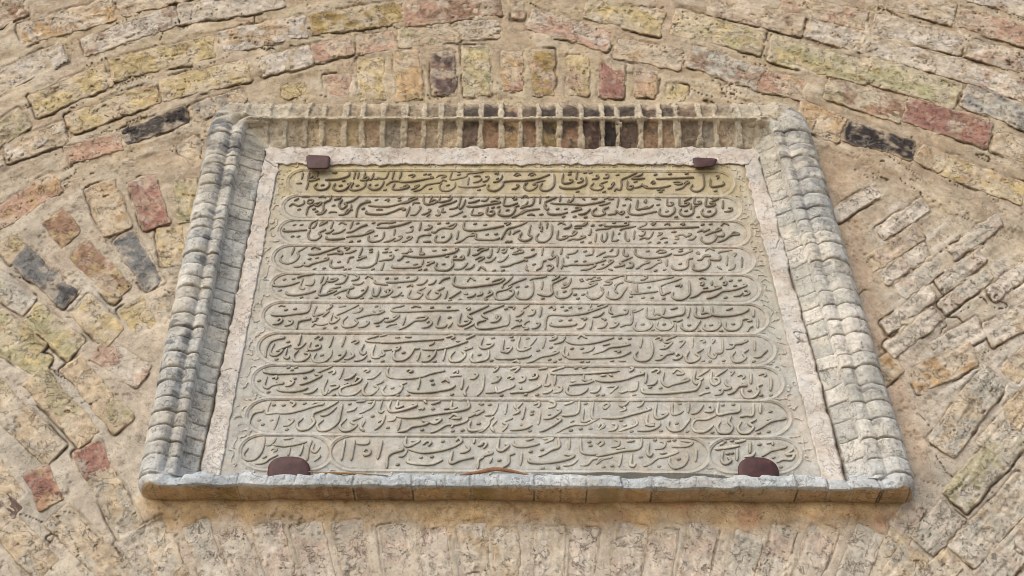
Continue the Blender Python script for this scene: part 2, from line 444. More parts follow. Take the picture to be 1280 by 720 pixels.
# rails: t across the moulding, height, left line, right line, z of the head rail, z of the sill rail
RAILS = [
 (.00, .004, ((258, 182), (175, 592)), ((1018, 185), (1139, 596)), 131, 628),
 (.22, .056, ((273, 182), (192, 592)), ((999, 185), (1122, 590)), 138, 608.5),
 (.40, .040, ((286, 190), (211, 570)), ((986, 190), (1099, 565)), 148, 599),
 (.60, .040, ((300, 190), (225, 573)), ((972, 190), (1085, 583)), 154, 600),
 (1.0, .004, ((335, 190), (251, 585)), ((945, 190), (1054, 583)), 187, 609)]
def zof(py, h): return wl_pt(640, py, h)[1]
rt = np.array([r[0] for r in RAILS]); 
ZB = zof(590, .03); ZT = zof(160, .03)
lines = [(line_x(*r[2], r[1]), line_x(*r[3], r[1]), zof(r[4], r[1]), zof(r[5], r[1])) for r in RAILS]
def corner(t, which):
    """corner of the rail at parameter t in wall coordinates"""
    out = []
    for (lf, rf, zt, zb) in lines:
        z = zt if which[0] == 'T' else zb + (.0045 if which[1] == 'L' else -.0045)
        out.append(((lf if which[1] == 'L' else rf)(z), z))
    out = np.array(out)
    return np.array((np.interp(t, rt, out[:, 0]), np.interp(t, rt, out[:, 1])))
def side_path(t, ca, cb, prev, nxt, n):
    """half corner arc, straight run, half corner arc"""
    A = corner(t, ca); B = corner(t, cb); Pv = corner(t, prev); Nx = corner(t, nxt)
    def rad(c): return (.115 if c[0] == 'T' else .045) * (1 - .8 * min(t / .6, 1)) + .001
    ab = (B - A) / np.linalg.norm(B - A); pa = (Pv - A) / np.linalg.norm(Pv - A); bn = (Nx - B) / np.linalg.norm(Nx - B)
    ra, rb = rad(ca), rad(cb)
    def half(p0, c, p1, lo, hi):
        s = np.linspace(lo, hi, 14)[:, None]; return (1 - s) ** 2 * p0 + 2 * s * (1 - s) * c + s * s * p1
    pts = np.concatenate([half(A + pa * ra, A, A + ab * ra, .5, 1), half(B - ab * rb, B, B + bn * rb, 0, .5)])
    seg = np.r_[0, np.cumsum(np.linalg.norm(np.diff(pts, axis=0), axis=1))]
    q = np.linspace(0, seg[-1], n)
    return np.stack([np.interp(q, seg, pts[:, 0]), np.interp(q, seg, pts[:, 1])], -1)
PROF = np.array([(0, -.02), (.012, .012), (.04, .034), (.09, .049), (.16, .057), (.22, .059), (.29, .057), (.35, .052), (.385, .0465), (.40, .046), (.43, .049), (.48, .0515),
                 (.55, .0505), (.588, .047), (.600, .029), (.63, .0295), (.70, .0245), (.78, .018), (.87, .0125), (.945, .010), (.965, .007), (.98, -.004), (1.0, -.02)])
frame = empty("brick_surround", tuple(P(640, 625, .03)), "raised moulded brick border framing the carved tablet, bluish grey at its sides and sill", "frame")
PROF_HEAD = np.array([(0, -.02), (.02, .010), (.06, .028), (.12, .036), (.38, .042), (.42, .0455), (.50, .0455), (.53, .040), (.60, .035), (.80, .020), (.95, .008), (.98, .003), (1.0, -.012)])
PROF_SILL = np.array([(0, -.02), (.01, .002), (.14, .049), (.17, .055), (.22, .059), (.32, .059), (.40, .054), (.46, .046), (.60, .036), (1.0, -.005)])
def moulding(name, ca, cb, prev, nxt, unit, style, seed, n=520, kt=86):
    ts = np.linspace(0, 1, kt)
    XZ = np.stack([side_path(t, ca, cb, prev, nxt, n) for t in ts], 1)        # n, kt, 2
    T = np.broadcast_to(ts, (n, kt)); pf = dict(sill=PROF_SILL, head=PROF_HEAD).get(style, PROF); h = np.interp(T, pf[:, 0], pf[:, 1])
    X, Z = XZ[..., 0] * 600, XZ[..., 1] * 600
    if style != 'left' and style != 'right':
        e_ = np.minimum(np.linspace(0, 1, n), np.linspace(1, 0, n))[:, None] + 0 * T
        fade = ss(.01, .05, e_); h = h * fade + np.interp(T, PROF[:, 0], PROF[:, 1]) * (1 - fade)
    run = np.r_[0, np.cumsum(np.linalg.norm(np.diff(XZ[:, kt // 2], axis=0), axis=1))]
    vert = style in ("left", "right")
    s = (Z / 600 - Z[0, kt // 2] / 600) if vert else XZ[..., 0] - XZ[0, kt // 2, 0]
    s = np.abs(s) + .0025 * fbm(X / 30, Z / 30, seed, 2)
    inner = (T > .595); midz = (T > .40) & ~inner
    jit = np.array([random.uniform(-.14, .14) for _ in range(90)])
    def units(off):
        q = s / unit + off + 4
        i = np.clip(np.floor(q).astype(int), 0, 88); q2 = q - i
        e0 = jit[i]; lo = e0; hi = 1 + jit[i + 1]
        f = (q2 - lo) / (hi - lo)
        i = np.where(f < 0, i - 1, np.where(f > 1, i + 1, i)); f = f % 1.0
        return np.clip(i, 0, 88), f
    if vert:
        ia, fa = units(0.); ib, fb = units(.0); ic, fc = units(.33)
        idx = np.where(inner, ic + 30, ia); f = np.where(inner, fc, fa)
    else:
        idx, f = units(0.)
    rnd = np.array([random.uniform(-1, 1) for _ in range(140)]); rn2 = np.array([random.uniform(0, 1) for _ in range(140)])
    dj = np.minimum(f, 1 - f) * unit
    nz = fbm(X / 18, Z / 18, seed + 3, 4); nf = fbm(X / 6, Z / 6, seed + 5, 3); big = fbm(X / 70, Z / 70, seed + 7, 3)
    jn = ss(-.6, .15, fbm(X / 26, Z / 26, seed + 9, 3))
    grooveJ = np.exp(-(dj / (.0015 if vert else .0024)) ** 2)
    bul = 1 - (2 * f - 1) ** 6
    h_base = h.copy()
    if vert:
        tapertop = 1.0
        amp = np.where(inner, .0010, np.where(midz, .0016, .0034))
        edgefade = ss(0, .05, T) * ss(1, .97, T)
        h = h + edgefade * (amp * (bul - .6) - np.where(inner, .0028, .0045) * grooveJ * jn + rnd[idx] * np.where(inner, .0016, .003)) + np.where(inner, .0010, .0017) * nz + .0009 * nf
        up = ss(ZT - .50, ZT - .02, Z / 600)
        Cc = mixc((.43, .435, .40), (.445, .425, .355), up); Cc = mixc(Cc, (.50, .495, .455), .6 * (~inner))
        Cc = Cc * (1 + .13 * rnd[idx][..., None] * np.where(inner, .8, 1.2)[..., None])
        Cc = mixc(Cc, (.38, .40, .395), .65 * ss(0, .5, big + .2 * nz))
        Cc = mixc(Cc, (.52, .49, .42), .6 * ss(.1, .6, fbm(X / 30, Z / 30, seed + 13, 3)))
        soot = ss(.2, .6, fbm(X / 22, Z / 12, seed + 11, 4) + .55 * up - .36 + .25 * np.exp(-((T - .33) / .07) ** 2)) * (1 - .6 * inner)
        Cc = mixc(Cc, (.12, .13, .145), (.72 if style == "left" else .5) * soot)
        if style == "right":
            Cc = mixc(Cc, (.60, .58, .53), .7 * ((rn2[idx] > .80) & (up < .4)))
        Cc = mixc(Cc, (.15, .125, .10), .6 * grooveJ * jn * np.where(inner, .7, 1))
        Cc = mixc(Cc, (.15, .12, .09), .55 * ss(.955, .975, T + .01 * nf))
    elif style == "head":
        wj = .0066 + .0026 * nz + .0012 * nf
        joint = ss(wj + .002, wj - .001, dj)
        ridge = ss(.065, .04, np.abs(T - .465 - .016 * nz - .008 * nf)); rowlow = T > .52
        pl = np.maximum(joint, ridge)
        h = h + ss(0, .05, T) * ss(1, .97, T) * (.0016 * pl + (1 - pl) * (rnd[np.where(rowlow, idx + 40, idx)] * .0022 - .0030 - .002 * ss(.1, .7, fbm(X / 16, Z / 16, seed + 21, 3))) + .0018 * nf + .0024 * nz)
        h = h + .001 * ridge * (1 - ss(.55, .6, T))
        pal = np.array([PAL[c] for c in random.choices("bkynpknplsobnp", k=140)])
        ctr = np.exp(-((XZ[..., 0] - .12) / .33) ** 2)
        bc = pal[np.where(rowlow, idx + 40, idx)]
        up_c = "bbbwbbbnbbbkknoknkkpnknbbbbbbbbb"; lo_c = "bbbbbyndnbbpnonlnpkpnnpdnobbbbbb"
        jj = np.clip(idx - 4, 0, 31); bc = np.where(rowlow[..., None], np.array([PAL[c] for c in lo_c])[jj], np.array([PAL[c] for c in up_c])[jj])
        bc = mixc((.43, .35, .23), bc, np.clip(.45 + .6 * ctr, 0, 1))
        bc = mixc(bc, (.42, .345, .23), .45 * ss(.0, .5, nz + .3 * nf))
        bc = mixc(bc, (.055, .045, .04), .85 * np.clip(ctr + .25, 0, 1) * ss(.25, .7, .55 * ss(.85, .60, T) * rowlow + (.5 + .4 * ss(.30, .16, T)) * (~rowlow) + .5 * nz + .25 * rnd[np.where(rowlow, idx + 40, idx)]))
        Cc = mixc(bc, (.50, .44, .33), .92 * pl * ss(-.9, -.2, nf + .4))
        Cc = mixc(Cc, (.46, .38, .27), ss(.15, .05, T + .04 * nz) * .8)
        for sgn in (1,): Cc = mixc(Cc, (.44, .41, .33), ss(.50, .60, np.abs(XZ[..., 0] - .0)) * .7)
    else:   # sill: bluish grey nose over ochre brick undersides
        h = h + ss(0, .05, T) * (-.0038 * grooveJ * jn + rnd[idx] * .0022) + .0018 * nz + .0008 * nf
        und = ss(.165, .145, T + .02 * nz + .012 * nf)
        Cc = mixc((.36, .40, .42), (.45, .48, .49), ss(-.3, .5, big + .4 * nz)) * (1 + .06 * rnd[idx][..., None])
        Cc = mixc(Cc, (.24, .22, .20), .5 * grooveJ * jn)
        ub = np.array([PAL[c] for c in random.choices("nloobbon", k=140)])[idx]
        ub = mixc(ub, (.44, .32, .19), .35 + .65 * ss(-.2, .5, big + .3 * nz)); ub = mixc(ub, (.45, .36, .25), .6 * ss(.006, .004, dj)); ub = mixc(ub, (.07, .05, .035), .85 * ss(.0025, .001, dj) * jn); h = h - .004 * ss(.003, .001, dj) * (T < .14) * jn
        Cc = mixc(Cc, ub, und)
        XZ = XZ.copy(); XZ[..., 1] += (.0042 * fbm(X / 24, np.zeros_like(Z), seed + 15, 4) + .0025 * rnd[idx]) * ss(.08, .35, T) * fade
    ef = ss(0, .014, np.minimum(np.linspace(0, 1, n), np.linspace(1, 0, n)))[:, None]
    h = h_base + (h - h_base) * ef
    if vert: Cc = mixc(Cc, (.46, .48, .48), .8 * ss(ZB + .05, ZB - .01, Z / 600 + .006 * nz))
    V = np.stack([XZ[..., 0] * 1.0, D - h, XZ[..., 1]], -1)
    mm = Mesh(); mm.grid(V, np.clip(Cc, .01, 1)); return mm.build(name, M_frame, frame, flip=False)
moulding("side_moulding", "BL", "TL", "BR", "TR", .036, "left", 201, n=1000)
moulding("side_moulding", "TR", "BR", "TL", "BL", .043, "right", 301, n=1000)
moulding("head_moulding", "TL", "TR", "BL", "BR", .0505, "head", 401, n=900)
moulding("sill_moulding", "BR", "BL", "TR", "TL", .056, "sill", 501, n=900)

# lime plaster bedding between moulding and tablet
def bedding():
    mm = Mesh()
    runs = [((333.5, 176), (246.5, 604), (350, 200), (273, 604)), ((328, 183), (950, 183), (346, 206), (934, 206)), ((946, 176), (1059, 604), (929, 200), (1029, 604))]
    for k, (a0, a1, b0, b1) in enumerate(runs):
        n, kt = 420, 34
        sN = np.linspace(0, 1, n)[:, None]; q = np.linspace(-.08, 1.35, kt)[None]
        oX = a0[0] + (a1[0] - a0[0]) * sN; oY = a0[1] + (a1[1] - a0[1]) * sN; iX = b0[0] + (b1[0] - b0[0]) * sN; iY = b0[1] + (b1[1] - b0[1]) * sN
        px = oX + (iX - oX) * q; py = oY + (iY - oY) * q; X, Z = W(px, py)
        nz = fbm(X / 20, Z / 20, 601 + k, 4); nf = fbm(X / 6, Z / 6, 603, 3); n2 = fbm(X / 11, Z / 11, 607, 3)
        crk = ss(.014, 0, np.abs(fbm(X / 75, Z / 75, 605 + k, 4))) * ss(-.1, .3, nz)
        qq = q + 0 * px + np.where(py < 330, .06, .04) * n2
        h = .0095 + .0015 * nz + .0007 * nf - .004 * crk - .022 * ss(.97, 1.10, qq) - .020 * ss(.10, -.04, qq + .10 * nz)
        Cc = mixc((.53, .475, .415), (.58, .555, .51), ss(-.3, .3, nz))
        Cc = mixc(Cc, (.60, .585, .55), .6 * ss(330, 480, py) * (k == 0))
        Cc = mixc(Cc, (.50, .50, .48), .6 * ss(.1, .5, fbm(X / 60, Z / 60, 609, 3)) * (k != 1))
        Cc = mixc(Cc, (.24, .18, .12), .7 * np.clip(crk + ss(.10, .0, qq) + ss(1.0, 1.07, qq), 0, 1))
        mm.grid(P(px, py, h), Cc)
    return mm.build("plaster_bedding", M_plaster, frame)
bedding()

# ------------------------------------------------------------------ the carved tablet
tablet = empty("stone_tablet", tuple(P(640, 600, .0)), "pale carved stone tablet with ten rows of raised Persian script in rounded cartouches", "tablet")
FACE, SUNK = .0060, .0040
# cartouches: left, right, top at left, top at right, bottom at left, bottom at right
CART = [(362, 914, 213.2, 215.2, 242.2, 244), (356, 923, 245.2, 247, 272.5, 275.5), (351, 934, 275.2, 277, 303.5, 307), (343.5, 940, 307.4, 309.6, 338.6, 342),
        (341, 947, 342.4, 344.4, 374, 378), (331, 957, 378.2, 381, 412.5, 416), (325, 966, 416.6, 420.2, 453, 456), (318, 976, 457, 459.6, 495, 499),
        (310.5, 985, 499.6, 502, 541, 544.6), (302.5, 411.5, 544, 545, 585.5, 586), (415, 884.5, 545, 547.6, 586, 589), (888.5, 998, 548, 548.6, 589, 590)]
def cart_d(px, py, c):
    l, r, tl, tr, bl, br_ = c
    k = np.clip((px - l) / (r - l), 0, 1); yt = tl + (tr - tl) * k; yb = bl + (br_ - bl) * k
    cy = (yt + yb) / 2; hb = (yb - yt) / 2 - .8; ex = 1.45                      # elongated round ends
    rx = hb * ex
    qx = np.maximum(np.abs(px - (l + r) / 2) - ((r - l) / 2 - rx), 0) / ex; qy = np.abs(py - cy)
    return np.hypot(qx, qy) - hb
def tab():
    tx = np.linspace(0, 1, 980)[None]; ty = np.linspace(0, 1, 560)[:, None]
    l = 344 + (266 - 344) * ty; r = 934 + (1036 - 934) * ty; px = l + (r - l) * tx
    yb_ = 606 - (14.5 - 2.2 * fbm(px / 40, 0 * px, 721, 3)) * ss(560, 680, px) * ss(960, 890, px)
    py = 203 + (yb_ - 203) * ty + 2.0 * tx; X, Z = W(px, py)
    d = np.full(px.shape, 99.)
    for c in CART: d = np.minimum(d, cart_d(px, py, c))
    nz = fbm(X / 14, Z / 14, 701, 4); nf = fbm(X / 5, Z / 5, 703, 3); big = fbm(X / 90, Z / 90, 705, 4)
    h = FACE + (SUNK - FACE) * ss(.55, -.75, d + .25 * nf)
    h = h + .0016 * np.exp(-((d - 3.2) / .8) ** 2) * ss(1.6, 2.2, d)             # thin raised outline round the ends
    scr = np.abs(fbm(X / 9, Z / 9, 707, 2)); sp = ss(3.5, 6, d) * ss(26, 14, d) * ss(360, 345, px - (py - 205) * -.195 - 0) if False else ss(4, 6, d) * ss(15, 10, d)
    h = h + .0022 * sp * (ss(.16, .05, scr) - .5)                                 # worn scrollwork between the row ends
    edge = ss(8, 2, np.minimum(px - l, r - px)); h = h - .004 * edge
    h = h + .0007 * nz + .00035 * nf + .0012 * big
    C = mixc((.42, .415, .365), (.45, .445, .40), ss(-.4, .4, big))
    C = mixc(C, (.42, .43, .405), .65 * ss(300, 560, py + 40 * big))
    C = mixc(C, (.44, .40, .31), .55 * ss(350, 240, py + 30 * big))
    C = mixc(C, (.42, .35, .18), .75 * ss(249, 240, py + 2 * nz) )
    C = mixc(C, (.43, .375, .26), .5 * ss(18, 4, np.minimum(px - l - 6, r - px - 16) - 6 * nz) * ss(430, 250, py))
    C = mixc(C, (.50, .42, .33), .35 * ss(.1, .6, fbm(X / 40, Z / 24, 709, 4)))
    line = ss(.95, .25, np.abs(d - .1)); h = h - .0012 * line
    C = mixc(C, (.19, .15, .105), .6 * line * ss(-.9, .1, fbm(X / 30, Z / 30, 719, 3)))
    C = mixc(C, (.47, .38, .28), .45 * ss(1.2, .2, np.abs(d - 1.4)) * ss(-.3, .3, fbm(X / 50, Z / 50, 711, 3)))
    C = mixc(C, (.31, .29, .235), .45 * ss(.1, .7, fbm(X / 9, Z / 130, 713, 4)) * ss(-.2, .4, big))
    C = mixc(C, (.52, .50, .45), .4 * ss(.25, .7, fbm(X / 14, Z / 70, 717, 4)))
    V = P(px, py, h)
    V[0, :, 1] += .05; V[-1, :, 1] += .05; V[:, 0, 1] += .05; V[:, -1, 1] += .05
    mm = Mesh(); mm.grid(V, np.clip(C, .01, 1)); return mm.build("tablet_slab", M_tablet, tablet)
tab()

